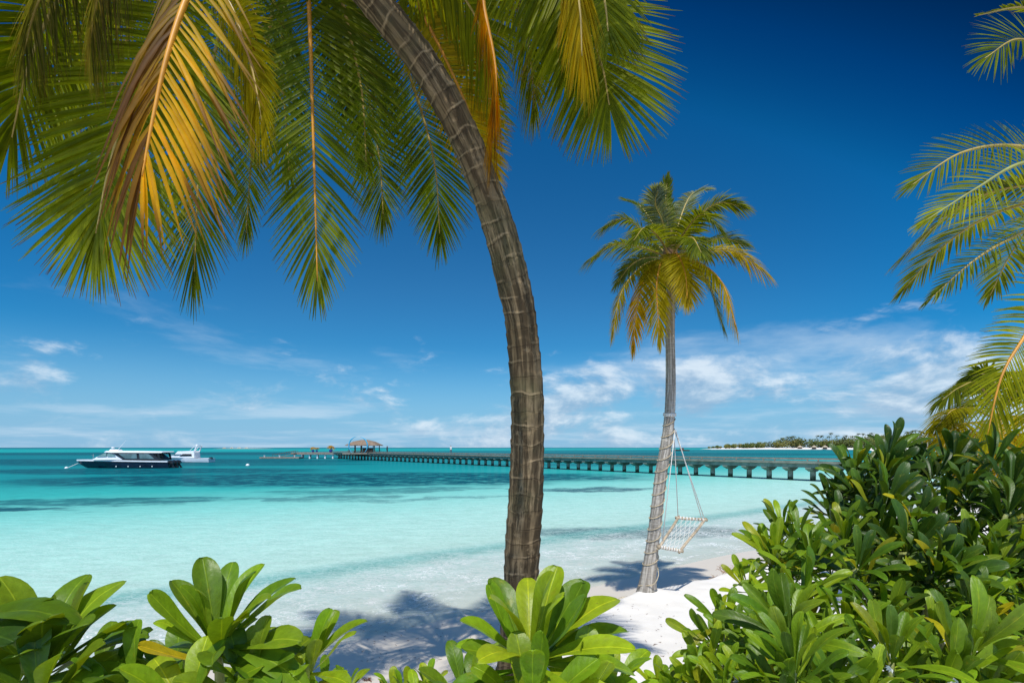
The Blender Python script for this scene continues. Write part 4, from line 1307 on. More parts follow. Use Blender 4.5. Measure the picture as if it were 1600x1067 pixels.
def leaf_geo(rnd, bend, fold, wave, curlb):
    vs, fs, uvs = [], [], []
    cols_ = (-1.0, -0.55, 0.0, 0.55, 1.0)
    ph = rnd.uniform(0, 6)
    for i in range(LEAF_N + 1):
        s = LEAF_S[i]
        yy = s
        z = bend * s * s - 0.30 * max(0, s - 0.72) ** 2 * curlb * 4
        for cx in cols_:
            w = LEAF_W[i] * cx
            zz = z + abs(cx) * LEAF_W[i] * fold * (1 - 0.5 * s) - (abs(cx) ** 3) * LEAF_W[i] * 0.30 * curlb + wave * math.sin(s * 9 + ph + cx * 1.5) * abs(cx) * s
            vs.append(Vector((w, yy - 0.02 * abs(cx) * (i == LEAF_N), zz)))
            uvs.append((cx, s))
    for i in range(LEAF_N):
        for j in range(4):
            a = i * 5 + j
            fs.append((a, a + 1, a + 6, a + 5))
    return vs, fs, uvs


rl = random.Random(12)
LEAVES = []
for k in range(10):
    g = leaf_geo(rl, rl.uniform(-0.34, 0.30), rl.uniform(0.40, 1.15), rl.uniform(0.006, 0.020), rl.uniform(0.2, 1.4))
    mb = MB(); mb.add(*g)
    LEAVES.append((g, mb.mesh('shrub_leaf', MAT['leaf'], True)))

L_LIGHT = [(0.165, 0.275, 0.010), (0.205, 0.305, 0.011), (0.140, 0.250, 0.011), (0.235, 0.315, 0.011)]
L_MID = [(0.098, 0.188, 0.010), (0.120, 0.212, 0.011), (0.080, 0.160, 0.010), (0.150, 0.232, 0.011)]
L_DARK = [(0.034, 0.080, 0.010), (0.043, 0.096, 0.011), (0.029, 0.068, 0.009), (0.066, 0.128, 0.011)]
L_YEL = (0.44, 0.36, 0.012)


def leaf_matrix(base, d, nrm, ln, wd=1.0):
    d = d.normalized()
    x = d.cross(nrm)
    if x.length < 1e-3: x = d.orthogonal()
    x.normalize()
    z = x.cross(d)
    return Matrix(((x.x * ln * wd, d.x * ln, z.x * ln, base.x), (x.y * ln * wd, d.y * ln, z.y * ln, base.y), (x.z * ln * wd, d.z * ln, z.z * ln, base.z), (0, 0, 0, 1)))


class Shrub:
    def __init__(self, name, loc, label, seed, max_leaf=300):
        self.root = empty(name, loc)
        self.loc = Vector(loc)
        tag(self.root, label, 'shrub', 'leafy shrubs along the beach')
        self.r = random.Random(seed)
        self.left = max_leaf
        self.mass = MB()

    def branch(self, top, axis_, r0=0.010, root=None):
        r = self.r
        base = Vector(root) if root is not None else self.loc + Vector((r.uniform(-.12, .12), r.uniform(-.12, .12), -0.05))
        mid = base.lerp(top, 0.55) + Vector((r.uniform(-.05, .05), r.uniform(-.05, .05), -0.06))
        pts = spline([base - self.loc, mid - self.loc, top - axis_ * 0.09 - self.loc, top - self.loc], 12)
        mb = MB(); mb.tube(pts, [r0 * (1.7 - 0.9 * i / 11) for i in range(12)], 6)
        return mb.build('branch', MAT['stem'], self.root, True)

    def leaf(self, br, base, d, nrm, ln, col, wd=1.0, var=None):
        k = var if var is not None else self.r.randrange(len(LEAVES))
        M_ = Matrix.Translation(-self.loc) @ leaf_matrix(base, d, nrm, ln, wd)
        kk = self.r.uniform(0.8, 1.2)
        c = (col[0] * kk, col[1] * kk * self.r.uniform(.95, 1.05), col[2] * kk)
        if br is not None and self.left > 0:
            self.left -= 1
            o = bpy.data.objects.new('leaf', LEAVES[k][1])
            o.matrix_local = M_
            o.color = c + (1.0,)
            link(o, br)
            o.matrix_parent_inverse = Matrix.Identity(4)
            o.matrix_basis = M_
            return o
        g = LEAVES[k][0]
        self.mass.add([M_ @ v for v in g[0]], g[1], g[2], [c] * len(g[0]))

    def rosette(self, top, axis_, n, ln, cols, spread=(12, 88), root=None, solo=True, yellow=0.006, flowers=0.0, wd=1.0):
        r = self.r
        axis_ = axis_.normalized()
        br = self.branch(top, axis_, root=root) if solo else None
        ex = axis_.orthogonal().normalized(); ey = axis_.cross(ex)
        ph0 = r.uniform(0, 6.28)
        for i in range(n):
            k = i / max(1, n - 1)
            ph = ph0 + i * 2.39996 + r.uniform(-.2, .2)
            th = R(spread[0] + (spread[1] - spread[0]) * k ** 0.85 + r.gauss(0, 6))
            ra = ex * math.cos(ph) + ey * math.sin(ph)
            d = axis_ * math.cos(th) + ra * math.sin(th)
            nr = axis_ * math.sin(th) - ra * math.cos(th)
            b = top - axis_ * (0.10 * k * ln / 0.2 - 0.01) + ra * 0.006
            L_ = ln * (0.62 + 0.40 * math.sin(math.pi * min(1, 0.25 + k * 0.7))) * r.uniform(0.88, 1.1)
            c = (0.36, 0.32, 0.012) if r.random() < yellow * (1 + 2 * (k > .8)) else (0.24, 0.27, 0.012) if r.random() < 0.05 else r.choice(cols)
            self.leaf(br, b, d, nr + Vector((r.gauss(0, .12), r.gauss(0, .12), r.gauss(0, .12))), L_, c, wd * r.uniform(.9, 1.12))
        if flowers and r.random() < flowers:
            self.flower(top, axis_, br)
        return br

    def flower(self, top, axis_, br):
        r = self.r
        mb = MB()
        for q in range(r.randint(2, 4)):
            ra = Vector((r.gauss(0, 1), r.gauss(0, 1), r.gauss(0, 1))).normalized()
            c = top + axis_ * r.uniform(0.0, .05) + ra * 0.035 - self.loc
            e1 = ra.orthogonal().normalized(); e2 = ra.cross(e1)
            for k in range(5):
                a = (k - 2) * 0.55
                dd = e1 * math.cos(a) + e2 * math.sin(a)
                sd = e2 * math.cos(a) - e1 * math.sin(a)
                mb.add([c, c + dd * 0.008 + sd * 0.0035, c + dd * 0.016 + ra * .003, c + dd * 0.008 - sd * 0.0035], [(0, 1, 2, 3)])
        mb.build('flower', MAT['petal'], br if br is not None else self.root)

    def fan(self, base, tips, axis_, cols, root=None, wd=1.0, face=None):
        """rosette with leaf tips given as picture points (u, v, distance)"""
        axis_ = axis_.normalized()
        br = self.branch(base, axis_, 0.011, root)
        for tip in tips:
            p = P(*tip[:3])
            d = p - base
            ra = d - axis_ * d.dot(axis_)
            nr = (axis_ * 1.0 - ra.normalized() * (d.dot(axis_) / max(1e-3, ra.length)))
            nr.normalize()
            if nr.y > 0 and face is not None: nr = (nr + Vector((0, -face, 0)))
            c = tip[3] if len(tip) > 3 else self.r.choice(cols)
            w_ = tip[4] if len(tip) > 4 else 1.0
            self.leaf(br, base + axis_ * self.r.uniform(-.02, .02), d, nr, d.length, c, wd * w_ * self.r.uniform(.92, 1.1))
        return br

    def done(self):
        if self.mass.v:
            tag(self.mass.build('foliage', MAT['leaf_attr'], self.root, True), kind='stuff')


UP = Vector((0, 0, 1))


def gpt(u, v, d, back=0.0):
    p = P(u, v, d)
    return Vector((p.x, p.y + back, gz(p.x, p.y + back)))


# far left: broad dark leaves
s = Shrub('left_shrub', gpt(60, 1060, 1.45), 'shrub with broad dark upright leaves in the lower left corner', 1)
b = P(62, 1062, 1.38)
s.fan(b, [(38, 905, 1.36), (95, 905, 1.44), (130, 895, 1.46), (70, 918, 1.34), (118, 965, 1.27), (172, 925, 1.42), (190, 950, 1.36), (205, 962, 1.42), (150, 930, 1.48), (20, 960, 1.3),
          (-30, 940, 1.36), (-40, 1010, 1.3), (212, 1010, 1.34), (180, 1020, 1.28), (130, 1050, 1.22), (30, 1040, 1.2), (85, 985, 1.22), (160, 985, 1.46), (225, 985, 1.48)],
      Vector((0.05, -0.1, 1)), L_MID, wd=0.98, face=0.3)
s.fan(P(-110, 990, 1.3), [(68, 888, 1.28), (22, 985, 1.2), (-10, 900, 1.36), (10, 1040, 1.2), (-60, 860, 1.3)], Vector((0.4, -0.1, 1)), L_DARK + L_MID, wd=1.2, face=0.3)
s.rosette(P(60, 1105, 1.25), Vector((0.1, -0.3, 1)), 14, 0.21, L_MID)
s.rosette(P(10, 1085, 1.55), Vector((0, -0.1, 1)), 16, 0.22, L_DARK)
s.rosette(P(150, 1075, 1.6), Vector((0.2, -0.1, 1)), 16, 0.22, L_MID)
s.rosette(P(-150, 1090, 1.5), Vector((-.1, -0.1, 1)), 16, 0.23, L_MID)
s.rosette(P(-240, 1030, 1.7), Vector((-.1, -0.1, 1)), 16, 0.23, L_MID)
s.done()

s = Shrub('fan_leaf_shrub', gpt(350, 1060, 1.45), 'shrub with tall fanned leaves and one browned yellow leaf, left foreground', 2)
b = P(340, 1022, 1.32)
s.fan(b, [(320, 872, 1.36), (350, 876, 1.38), (385, 885, 1.38), (420, 884, 1.37), (272, 903, 1.34), (302, 910, 1.28), (292, 935, 1.24), (362, 935, 1.24), (415, 912, 1.30),
          (400, 915, 1.24), (467, 922, 1.32), (456, 975, 1.22), (216, 946, 1.26), (238, 985, 1.32), (445, 1020, 1.18), (480, 1000, 1.3), (330, 1040, 1.12),
          (255, 1000, 1.40), (400, 960, 1.42), (205, 1018, 1.21, L_YEL, 0.9), (290, 1090, 1.2, L_YEL, 0.8), (430, 1065, 1.16), (360, 1000, 1.16), (240, 1060, 1.28)],
      Vector((0.0, -0.12, 1)), L_MID + L_LIGHT[:2], wd=0.82, face=0.3)
b2 = P(478, 1058, 1.35)
s.fan(b2, [(512, 952, 1.36), (526, 946, 1.42), (548, 966, 1.36), (564, 1002, 1.32), (490, 985, 1.42), (505, 1010, 1.25), (455, 990, 1.4), (540, 1060, 1.25), (430, 1000, 1.36), (470, 1010, 1.25)],
      Vector((0.15, -0.12, 1)), L_LIGHT, wd=0.82, face=0.3)
s.rosette(P(390, 1085, 1.25), Vector((0.1, -0.3, 1)), 14, 0.19, L_MID)
s.rosette(P(280, 1085, 1.5), Vector((-0.1, -0.2, 1)), 16, 0.2, L_MID)
s.rosette(P(420, 1075, 1.6), Vector((0.1, -0.2, 1)), 16, 0.2, L_MID)
s.rosette(P(300, 1120, 1.2), Vector((0.0, -0.3, 1)), 14, 0.2, L_LIGHT)
s.rosette(P(205, 1090, 1.35), Vector((-0.1, -0.3, 1)), 14, 0.2, L_MID)
s.rosette(P(540, 1085, 1.75), Vector((0.1, -0.1, 1)), 12, 0.10, L_LIGHT)
s.rosette(P(505, 1085, 1.75), Vector((0.1, -0.1, 1)), 12, 0.12, L_LIGHT)
s.done()

s = Shrub('bright_rosette_shrub', gpt(830, 1060, 1.5), 'bright green rosette shrub in front of the leaning palm trunk', 3)
b = P(828, 1048, 1.32)
s.fan(b, [(785, 884, 1.40), (826, 898, 1.40), (868, 888, 1.42), (905, 886, 1.43), (940, 908, 1.40), (858, 900, 1.30), (808, 922, 1.26), (742, 926, 1.36), (722, 972, 1.30), (938, 960, 1.26),
          (968, 945, 1.42), (962, 985, 1.22), (985, 1010, 1.34), (730, 1000, 1.26), (698, 1050, 1.22), (712, 1030, 1.36), (952, 1062, 1.16), (768, 1085, 1.12), (880, 1090, 1.12), (905, 1000, 1.46),
          (775, 975, 1.46), (700, 1085, 1.22), (985, 1060, 1.26), (900, 935, 1.22), (790, 960, 1.18), (922, 925, 1.46)],
      Vector((0.0, -0.14, 1)), L_LIGHT + L_MID[:1], wd=0.90, face=0.3)
s.flower(b + Vector((0, -.01, 0.01)), UP, None)
s.rosette(P(958, 1080, 1.5), Vector((0.1, -0.1, 1)), 14, 0.16, L_LIGHT)
s.rosette(P(725, 1095, 1.45), Vector((-0.1, -0.2, 1)), 14, 0.17, L_MID)
s.rosette(P(830, 1110, 1.2), Vector((0, -0.4, 1)), 16, 0.19, L_LIGHT)
s.rosette(P(900, 1100, 1.3), Vector((0.2, -0.3, 1)), 14, 0.18, L_LIGHT)
s.done()
s = Shrub('seedling_shrub', gpt(640, 1080, 1.9), 'small light green sprouts at the bottom edge left of the bright rosette', 4)
for (u, v, d, n, l) in ((668, 1080, 1.8, 11, 0.105), (632, 1090, 1.85, 10, 0.10), (612, 1088, 1.9, 9, 0.10), (650, 1105, 1.7, 12, 0.11)):
    s.rosette(P(u, v, d), Vector((0, -0.05, 1)), n, l, L_LIGHT, spread=(8, 60))
s.done()
s = Shrub('sprout_shrub', gpt(1040, 1080, 1.9), 'small light green sprouts at the bottom edge right of the bright rosette', 5)
for (u, v, d, n, l) in ((1028, 1082, 1.8, 12, 0.12), (1062, 1082, 1.75, 12, 0.115), (1045, 1100, 1.7, 12, 0.12), (1090, 1090, 1.7, 12, 0.12)):
    s.rosette(P(u, v, d), Vector((0, -0.05, 1)), n, l, L_LIGHT, spread=(8, 65))
s.done()

# --- the thicket on the right: three shrubs
EDGE = [(1060, 1040), (1082, 985), (1105, 945), (1140, 905), (1165, 880), (1190, 835), (1225, 800), (1270, 765), (1312, 722), (1355, 695), (1392, 680), (1440, 705), (1500, 715), (1550, 700), (1620, 700), (1800, 690)]


def edge_v(u): return np.interp(u, [a for a, _ in EDGE], [b for _, b in EDGE])


def depth_at(u, v):
    f_ = min(1, max(0, (v - 690) / 380))
    return 3.1 - 1.65 * f_ - 0.25 * max(0, (1250 - u) / 200) * (f_ - 0.6)


def thicket(s, spots, ln, cols, n=(18, 23), flowers=0.12, yellow=0.006):
    rr = s.r
    spots = sorted(spots, key=lambda q: q[2])
    for (u, v, d) in spots:
        p = P(u, v, d)
        k = (u - 1060) / 500
        ax = Vector((-0.45 + 0.45 * k + rr.gauss(0, .22), -0.42 + rr.gauss(0, .2), 0.95))
        s.rosette(p, ax, rr.randint(*n), ln * rr.uniform(0.85, 1.12), cols, spread=(8, 86), solo=s.left > 0, wd=0.60, flowers=flowers, yellow=yellow,
                  root=s.loc + Vector((rr.uniform(-.3, .3), rr.uniform(-.3, .3), 0)))


rt = random.Random(77)


def scatter(us, vs, n, md, layers, keep):
    pts = []
    tries = 0
    while len(pts) < n and tries < 6000:
        tries += 1
        u = rt.uniform(*us); v = rt.uniform(*vs)
        if not keep(u, v): continue
        if v < edge_v(u) + 32: continue
        if any((u - a) ** 2 + (v - b_) ** 2 < md * md for a, b_, _ in pts): continue
        pts.append((u, v, depth_at(u, v) * rt.uniform(0.93, 1.10)))
    res = list(pts)
    for k in range(layers):
        res += [(u + rt.uniform(-30, 30), v + rt.uniform(15, 50), d + 0.28 * (k + 1) + rt.uniform(-.1, .1)) for (u, v, d) in pts]
    return res


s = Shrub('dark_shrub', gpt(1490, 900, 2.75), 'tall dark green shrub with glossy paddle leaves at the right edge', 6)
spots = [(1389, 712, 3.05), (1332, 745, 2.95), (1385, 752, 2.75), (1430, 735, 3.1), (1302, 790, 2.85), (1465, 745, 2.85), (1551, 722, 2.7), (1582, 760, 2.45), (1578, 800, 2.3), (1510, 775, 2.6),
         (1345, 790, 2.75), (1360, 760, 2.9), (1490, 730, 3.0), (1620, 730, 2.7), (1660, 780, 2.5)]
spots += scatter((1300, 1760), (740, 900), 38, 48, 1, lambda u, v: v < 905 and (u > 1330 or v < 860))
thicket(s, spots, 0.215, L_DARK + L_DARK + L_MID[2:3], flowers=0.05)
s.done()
s = Shrub('mid_green_shrub', gpt(1330, 1000, 1.95), 'mid green shrub with white flowers at the bottom right in front of the dark shrub', 7)
spots = [(1223, 832, 2.55), (1250, 850, 2.45), (1205, 870, 2.45)]
spots += scatter((1180, 1760), (840, 1110), 52, 54, 1, lambda u, v: v > 840 and u > 1200 + (v - 840) * 0.12)
thicket(s, spots, 0.205, L_MID + L_LIGHT[:2] + L_DARK[3:], flowers=0.25, yellow=0.010)
s.done()
s = Shrub('light_shrub', gpt(1150, 1050, 2.0), 'low light green shrub spilling over the white sand left of the thicket', 8)
spots = [(1166, 915, 2.2), (1130, 975, 2.05), (1112, 1005, 1.95), (1189, 965, 2.05), (1193, 1030, 1.85), (1150, 1000, 1.95), (1105, 1045, 1.85), (1140, 1060, 1.75), (1090, 1075, 1.75), (1215, 1000, 1.9), (1170, 1075, 1.65),
         (1220, 1060, 1.7), (1210, 930, 2.15), (1240, 960, 2.0), (1185, 1000, 2.1), (1150, 1040, 2.1), (1120, 1020, 2.2), (1200, 980, 2.3), (1230, 1020, 2.0), (1130, 1090, 1.6)]
thicket(s, spots, 0.155, L_LIGHT + L_MID[:2], n=(13, 17), flowers=0.15)
s.done()

# ------------------------------------------------------------------ boats


def loft(mb, stations, close=True):
    """hull from cross-section rings, each a list of points of equal length"""
    n = len(stations[0])
    vs = [p for s_ in stations for p in s_]
    fs = []
    for i in range(len(stations) - 1):
        for j in range(n - 1):
            fs.append((i * n + j, (i + 1) * n + j, (i + 1) * n + j + 1, i * n + j + 1))
    if close:
        fs.append(tuple(range(n)))
        fs.append(tuple((len(stations) - 1) * n + j for j in range(n - 1, -1, -1)))
    mb.add(vs, fs)


def hull(mb, L, B, zs_bow, zs_st, draft, rake, n=22, zlo=None, zhi=None):
    """bow at -x. ring from port sheer down round the keel to starboard sheer"""
    st = []
    for i in range(n + 1):
        f_ = i / n
        hb = B / 2 * min(1.0, (f_ * 1.02 + 0.004) ** 0.55 * 1.12) * (1 - 0.08 * max(0, f_ - .7) / .3)
        hb = min(hb, B / 2)
        zs_ = zs_bow + (zs_st - zs_bow) * f_ ** 1.2
        xk = -L / 2 + L * f_
        rk = rake * (1 - f_) ** 3
        kz = -draft * min(1, f_ * 2.4 + .05) + 0.0
        hc = hb * min(1, 0.35 + f_ * 1.3) * 0.86
        ring = [(xk, -hb, zs_), (xk + rk * .25, -(hb * .6 + hc * .4), zs_ * .55), (xk + rk * .7, -hc, 0.10 * (1 - f_) + 0.05), (xk + rk, 0, kz),
                (xk + rk * .7, hc, 0.10 * (1 - f_) + 0.05), (xk + rk * .25, (hb * .6 + hc * .4), zs_ * .55), (xk, hb, zs_)]
        st.append(ring)
    loft(mb, st)
    return st


bx = P(197, 731, 75)
boat = empty('speedboat', (bx.x, bx.y, 0.0))
boat.rotation_euler = (0, 0, R(4))
tag(boat, 'navy hulled speedboat with a white roof and dark windows moored on the left', 'boat', 'moored boats')
Lb = 13.4
mb = MB(); st = hull(mb, Lb, 3.3, 1.10, 0.92, 0.45, 1.5); mb.build('hull', MAT['hull_navy'], boat)
mb = MB()   # white gunwale
for side in (0, 6):
    pts = [Vector(r_[side]) for r_ in st]
    for i in range(len(pts) - 1):
        mb.bar(pts[i] + Vector((0, 0, .06)), pts[i + 1] + Vector((0, 0, .06)), 0.16, 0.20)
mb.build('gunwale', MAT['gel_white'], boat)
mb = MB()
vs = [(r_[0][0], r_[0][1], r_[0][2] + .02) for r_ in st] + [(r_[6][0], r_[6][1], r_[6][2] + .02) for r_ in st]
n_ = len(st)
mb.add(vs, [(i, i + 1, n_ + i + 1, n_ + i) for i in range(n_ - 1)])
mb.build('deck', MAT['gel_white'], boat)


def prism(prof, y0, y1, inset=0.0):
    """profile in x,z extruded across the boat; upper points may lean in"""
    mb = MB()
    zmin = min(z for _, z in prof); zmax = max(z for _, z in prof)
    n = len(prof)
    vs = []
    for y, sg in ((y0, 1), (y1, -1)):
        for x, z in prof:
            vs.append((x, y + sg * inset * (z - zmin) / max(1e-6, zmax - zmin), z))
    mb.add(vs, [tuple(range(n)), tuple(range(2 * n - 1, n - 1, -1))] + [(i, n + i, n + (i + 1) % n, (i + 1) % n) for i in range(n)])
    return mb


def bxs(cx): return (cx - 657) * 0.0164       # crop column to boat x
def bzs(cy): return (405 - cy) * 0.0164


# forward coaming and cabin front
prism([(bxs(420), bzs(332)), (bxs(470), bzs(300)), (bxs(545), bzs(258)), (bxs(600), bzs(258)), (bxs(690), bzs(328))], -1.35, 1.35, 0.22).build('cabin_front', MAT['gel_white'], boat)
for sg in (-1, 1):
    y = sg * 1.28
    mb = prism([(bxs(468), bzs(304)), (bxs(535), bzs(268)), (bxs(548), bzs(268)), (bxs(545), bzs(300))], y - .08, y + .08); mb.build('side_window', MAT['tint_green'], boat)
    mb = prism([(bxs(556), bzs(268)), (bxs(590), bzs(272)), (bxs(622), bzs(300)), (bxs(552), bzs(300))], y - .08, y + .08); mb.build('side_window', MAT['tint_green'], boat)
prism([(bxs(590), bzs(268)), (bxs(690), bzs(330)), (bxs(1000), bzs(332)), (bxs(920), bzs(268))], -1.40, 1.40, 0.12).build('saloon', MAT['black'], boat)
for sg in (-1, 1):
    y = sg * 1.37
    for pr in ([(bxs(650), bzs(276)), (bxs(800), bzs(276)), (bxs(806), bzs(320)), (bxs(705), bzs(318))], [(bxs(822), bzs(276)), (bxs(900), bzs(278)), (bxs(950), bzs(322)), (bxs(828), bzs(320))]):
        prism(pr, y - .06, y + .06).build('saloon_window', MAT['tint'], boat)
    prism([(bxs(925), bzs(270)), (bxs(985), bzs(270)), (bxs(1000), bzs(328)), (bxs(985), bzs(328)), (bxs(972), bzs(280)), (bxs(940), bzs(280))], y - .05, y + .05).build('rear_pillar', MAT['black'], boat)
rfm = prism([(bxs(530), bzs(262)), (bxs(548), bzs(250)), (bxs(700), bzs(250)), (bxs(1010), bzs(256)), (bxs(1022), bzs(262)), (bxs(1010), bzs(269)), (bxs(590), bzs(267))], -1.5, 1.5, 0.12)
rf = rfm.build('roof', MAT['gel_white'], boat)
prism([(bxs(530), bzs(250)), (bxs(540), bzs(236)), (bxs(600), bzs(240)), (bxs(612), bzs(250))], -0.5, 0.5, 0.1).build('instrument_box', MAT['gel_white'], rf)
mb = MB(); mb.lathe((bxs(545), 0, bzs(236)), [(0.04, 0), (0.04, .12), (0.2, .14), (0.2, .26), (0.1, .32)], 12); mb.build('radar_dome', MAT['gel_white'], rf)
mb = MB(); mb.tube([(bxs(570), 0.5, bzs(240)), (bxs(636), 0.5, bzs(158))], [0.035, 0.012], 6); mb.build('aerial', MAT['gel_white'], rf)
mb = MB(); mb.tube([(bxs(378), 0, bzs(328)), (bxs(378), 0, bzs(280))], 0.03, 6); mb.tube([(bxs(366), 0, bzs(290)), (bxs(388), 0, bzs(290))], 0.03, 6); mb.build('bow_cleat_post', MAT['metal'], boat)
for i, yy in enumerate((-0.9, 0, 0.9)):
    mo = empty('outboard_motor', (bxs(1080), yy, 0.75), boat)
    prism([(-0.35, -0.05), (-0.42, 0.25), (-0.2, 0.42), (0.15, 0.30), (0.3, 0.05), (0.2, -0.1)], -0.22, 0.22, 0.06).build('cowl', MAT['black'], mo)
    mb = MB(); mb.bar((-0.1, 0, 0), (0.35, 0, -0.75), 0.16, 0.2); mb.build('leg', MAT['black'], mo)
    mb = MB(); mb.lathe((0.42, 0, -0.8), [(0.05, -.05), (0.13, 0), (0.05, .05)], 8); mb.build('propeller_hub', MAT['metal'], mo)
for i in range(4):
    mb = MB(); mb.lathe((bxs(640 + i * 100), -1.66, 0.28), [(0.02, -0.10), (0.07, -0.06), (0.07, 0.06), (0.02, 0.1)], 8); mb.build('fender', MAT['gel_white'], boat)
ml = MB(); ml.tube([Vector((bx.x - 6.6, bx.y - .4, 0.75)), Vector((bx.x - 7.3, bx.y - 0.7, 0.35)), Vector((bx.x - 7.9, bx.y - 0.9, 0.02))], 0.04, 6)
tag(ml.build('mooring_line', MAT['rope_white']), 'mooring line from the navy speedboat bow down to the water', 'rope')
mb = MB(); mb.lathe((bx.x - 7.95, bx.y - 0.9, 0), [(0.02, -0.2), (0.2, -0.1), (0.24, 0.03), (0.15, 0.18), (0.03, 0.24)], 10)
tag(mb.build('mooring_float', MAT['gel_white'], None, True), 'small white float at the end of the speedboat mooring line', 'buoy')
b0 = P(387, 727, 85)
mb = MB(); mb.lathe((b0.x, b0.y, 0), [(0.02, -0.2), (0.28, -0.1), (0.32, 0.05), (0.2, 0.25), (0.04, 0.32)], 10)
tag(mb.build('mooring_buoy', MAT['gel_white'], None, True), 'lone small white buoy on the open water right of both boats', 'buoy')

wx_ = P(294, 722, 104)
wb = empty('motor_cruiser', (wx_.x, wx_.y, 0))
wb.rotation_euler = (0, 0, R(3))
tag(wb, 'white motor cruiser with a low cabin behind the navy speedboat', 'boat', 'moored boats')
mb = MB(); st = hull(mb, 9.4, 3.0, 1.05, 0.78, 0.4, 1.2); mb.build('hull', MAT['gel_white'], wb)
mb = MB()
n_ = len(st)
vs = [(r_[0][0], r_[0][1], r_[0][2] + .02) for r_ in st] + [(r_[6][0], r_[6][1], r_[6][2] + .02) for r_ in st]
mb.add(vs, [(i, i + 1, n_ + i + 1, n_ + i) for i in range(n_ - 1)]); mb.build('deck', MAT['gel_white'], wb)
def wxs(c): return (c - 1225) * 0.0228
def wzs(c): return (355 - c) * 0.0228
prism([(wxs(1090), wzs(312)), (wxs(1135), wzs(284)), (wxs(1160), wzs(256)), (wxs(1290), wzs(252)), (wxs(1302), wzs(268)), (wxs(1305), wzs(314))], -1.15, 1.15, 0.18).build('cabin', MAT['gel_white'], wb)
for sg in (-1, 1):
    y = sg * 1.12
    prism([(wxs(1178), wzs(300)), (wxs(1205), wzs(280)), (wxs(1280), wzs(280)), (wxs(1284), wzs(299))], y - .05, y + .05).build('cabin_window', MAT['black'], wb)
    prism([(wxs(1125), wzs(292)), (wxs(1138), wzs(282)), (wxs(1192), wzs(282)), (wxs(1168), wzs(293))], y - .05, y + .05).build('cabin_window', MAT['tint'], wb)
mb = MB()
for sg in (-1, 1):
    mb.bar((wxs(1296), sg * 1.0, wzs(266)), (wxs(1322), sg * 0.9, wzs(206)), 0.12, 0.2)
    mb.bar((wxs(1262), sg * 0.95, wzs(252)), (wxs(1300), sg * 0.88, wzs(212)), 0.07, 0.07)
mb.bar((wxs(1310), -0.95, wzs(208)), (wxs(1310), 0.95, wzs(208)), 0.5, 0.1)
ra_ = mb.build('radar_arch', MAT['gel_white'], wb)
mb = MB(); mb.lathe((wxs(1300), 0, wzs(206)), [(0.22, 0), (0.25, .1), (0.12, .24)], 10); mb.build('radar_dome', MAT['gel_white'], ra_)
mo = empty('outboard_motor', (wxs(1425), 0, 0.7), wb)
prism([(-0.3, -0.1), (-0.32, 0.3), (0.1, 0.36), (0.25, 0.1), (0.15, -0.1)], -0.25, 0.25, 0.06).build('cowl', MAT['black'], mo)
mb = MB(); mb.bar((0, 0, 0), (0.05, 0, -0.8), 0.15, 0.18); mb.build('leg', MAT['black'], mo)
mb = MB(); mb.tube([(wxs(1030), 0, 1.05), (wxs(1030), 0, 1.6), (wxs(1100), 0.7, 1.6), (wxs(1100), .7, 1.0)], 0.025, 5); mb.tube([(wxs(1030), 0, 1.6), (wxs(1100), -0.7, 1.6), (wxs(1100), -.7, 1.0)], 0.025, 5); mb.build('bow_rail', MAT['metal'], wb)

fb = P(1065, 704.4, 440)
db = empty('far_boat', (fb.x, fb.y, 0))
tag(db, 'tiny dark boat far out beyond the pier', 'boat', 'moored boats')
mb = MB(); hull(mb, 13, 3, 1.3, 1.0, 0.3, 1.0, 12); mb.build('hull', MAT['timber'], db)
prism([(-1.5, 0.9), (-1.2, 2.6), (1.5, 2.6), (1.8, 0.9)], -1, 1, .1).build('wheelhouse', MAT['timber'], db)

# ------------------------------------------------------------------ people on the pier


def person(name, loc, rz, label, shirt, legs, step=0.12):
    me = bpy.data.meshes.new(name)
    J = [(0, 0, .92), (0, 0, 1.12), (0, 0, 1.40), (0, .01, 1.52), (0, .03, 1.60), (0, .03, 1.72),
         (.10, 0, .88), (.10, step, .48), (.10, step * 0.6, .06), (.10, step * .6 + .14, .03),
         (-.10, 0, .88), (-.10, -step * .5, .48), (-.10, -step * 1.6, .08), (-.10, -step * 1.6 + .14, .03),
         (.19, 0, 1.40), (.25, -.05, 1.12), (.24, .06, .88), (.24, .10, .78), (-.19, 0, 1.40), (-.25, .03, 1.12), (-.24, .14, .9), (-.24, .18, .8)]
    E = [(0, 1), (1, 2), (2, 3), (3, 4), (4, 5), (0, 6), (6, 7), (7, 8), (8, 9), (0, 10), (10, 11), (11, 12), (12, 13), (2, 14), (14, 15), (15, 16), (16, 17), (2, 18), (18, 19), (19, 20), (20, 21)]
    rad = [.14, .125, .15, .055, .095, .085, .09, .06, .042, .035, .09, .06, .042, .035, .06, .042, .032, .03, .06, .042, .032, .03]
    me.from_pydata(J, E, [])
    o = bpy.data.objects.new(name, me)
    link(o)
    mod = o.modifiers.new('skin', 'SKIN')
    for i, v in enumerate(me.skin_vertices[0].data):
        v.radius = (rad[i], rad[i])
        v.use_root = i == 0
    o.modifiers.new('sub', 'SUBSURF').levels = 1
    mm, T = newmat(name + '_look')
    z = T.n('ShaderNodeSeparateXYZ', T.n('ShaderNodeTexCoord').outputs['Object']).outputs[2]
    c = T.ramp(T.m('DIVIDE', z, 1.85), [(0.0, (.20, .11, .07)), (0.05, legs), (0.5, shirt), (0.80, (.30, .17, .11)), (0.92, (.015, .012, .01))], 'CONSTANT')
    out(T, T.n('ShaderNodeBsdfPrincipled', I={'Base Color': c, 'Roughness': 0.8}))
    me.materials.append(mm)
    o.location = loc; o.rotation_euler = (0, 0, rz)
    tag(o, label, 'person', 'people on the pier')
    return o


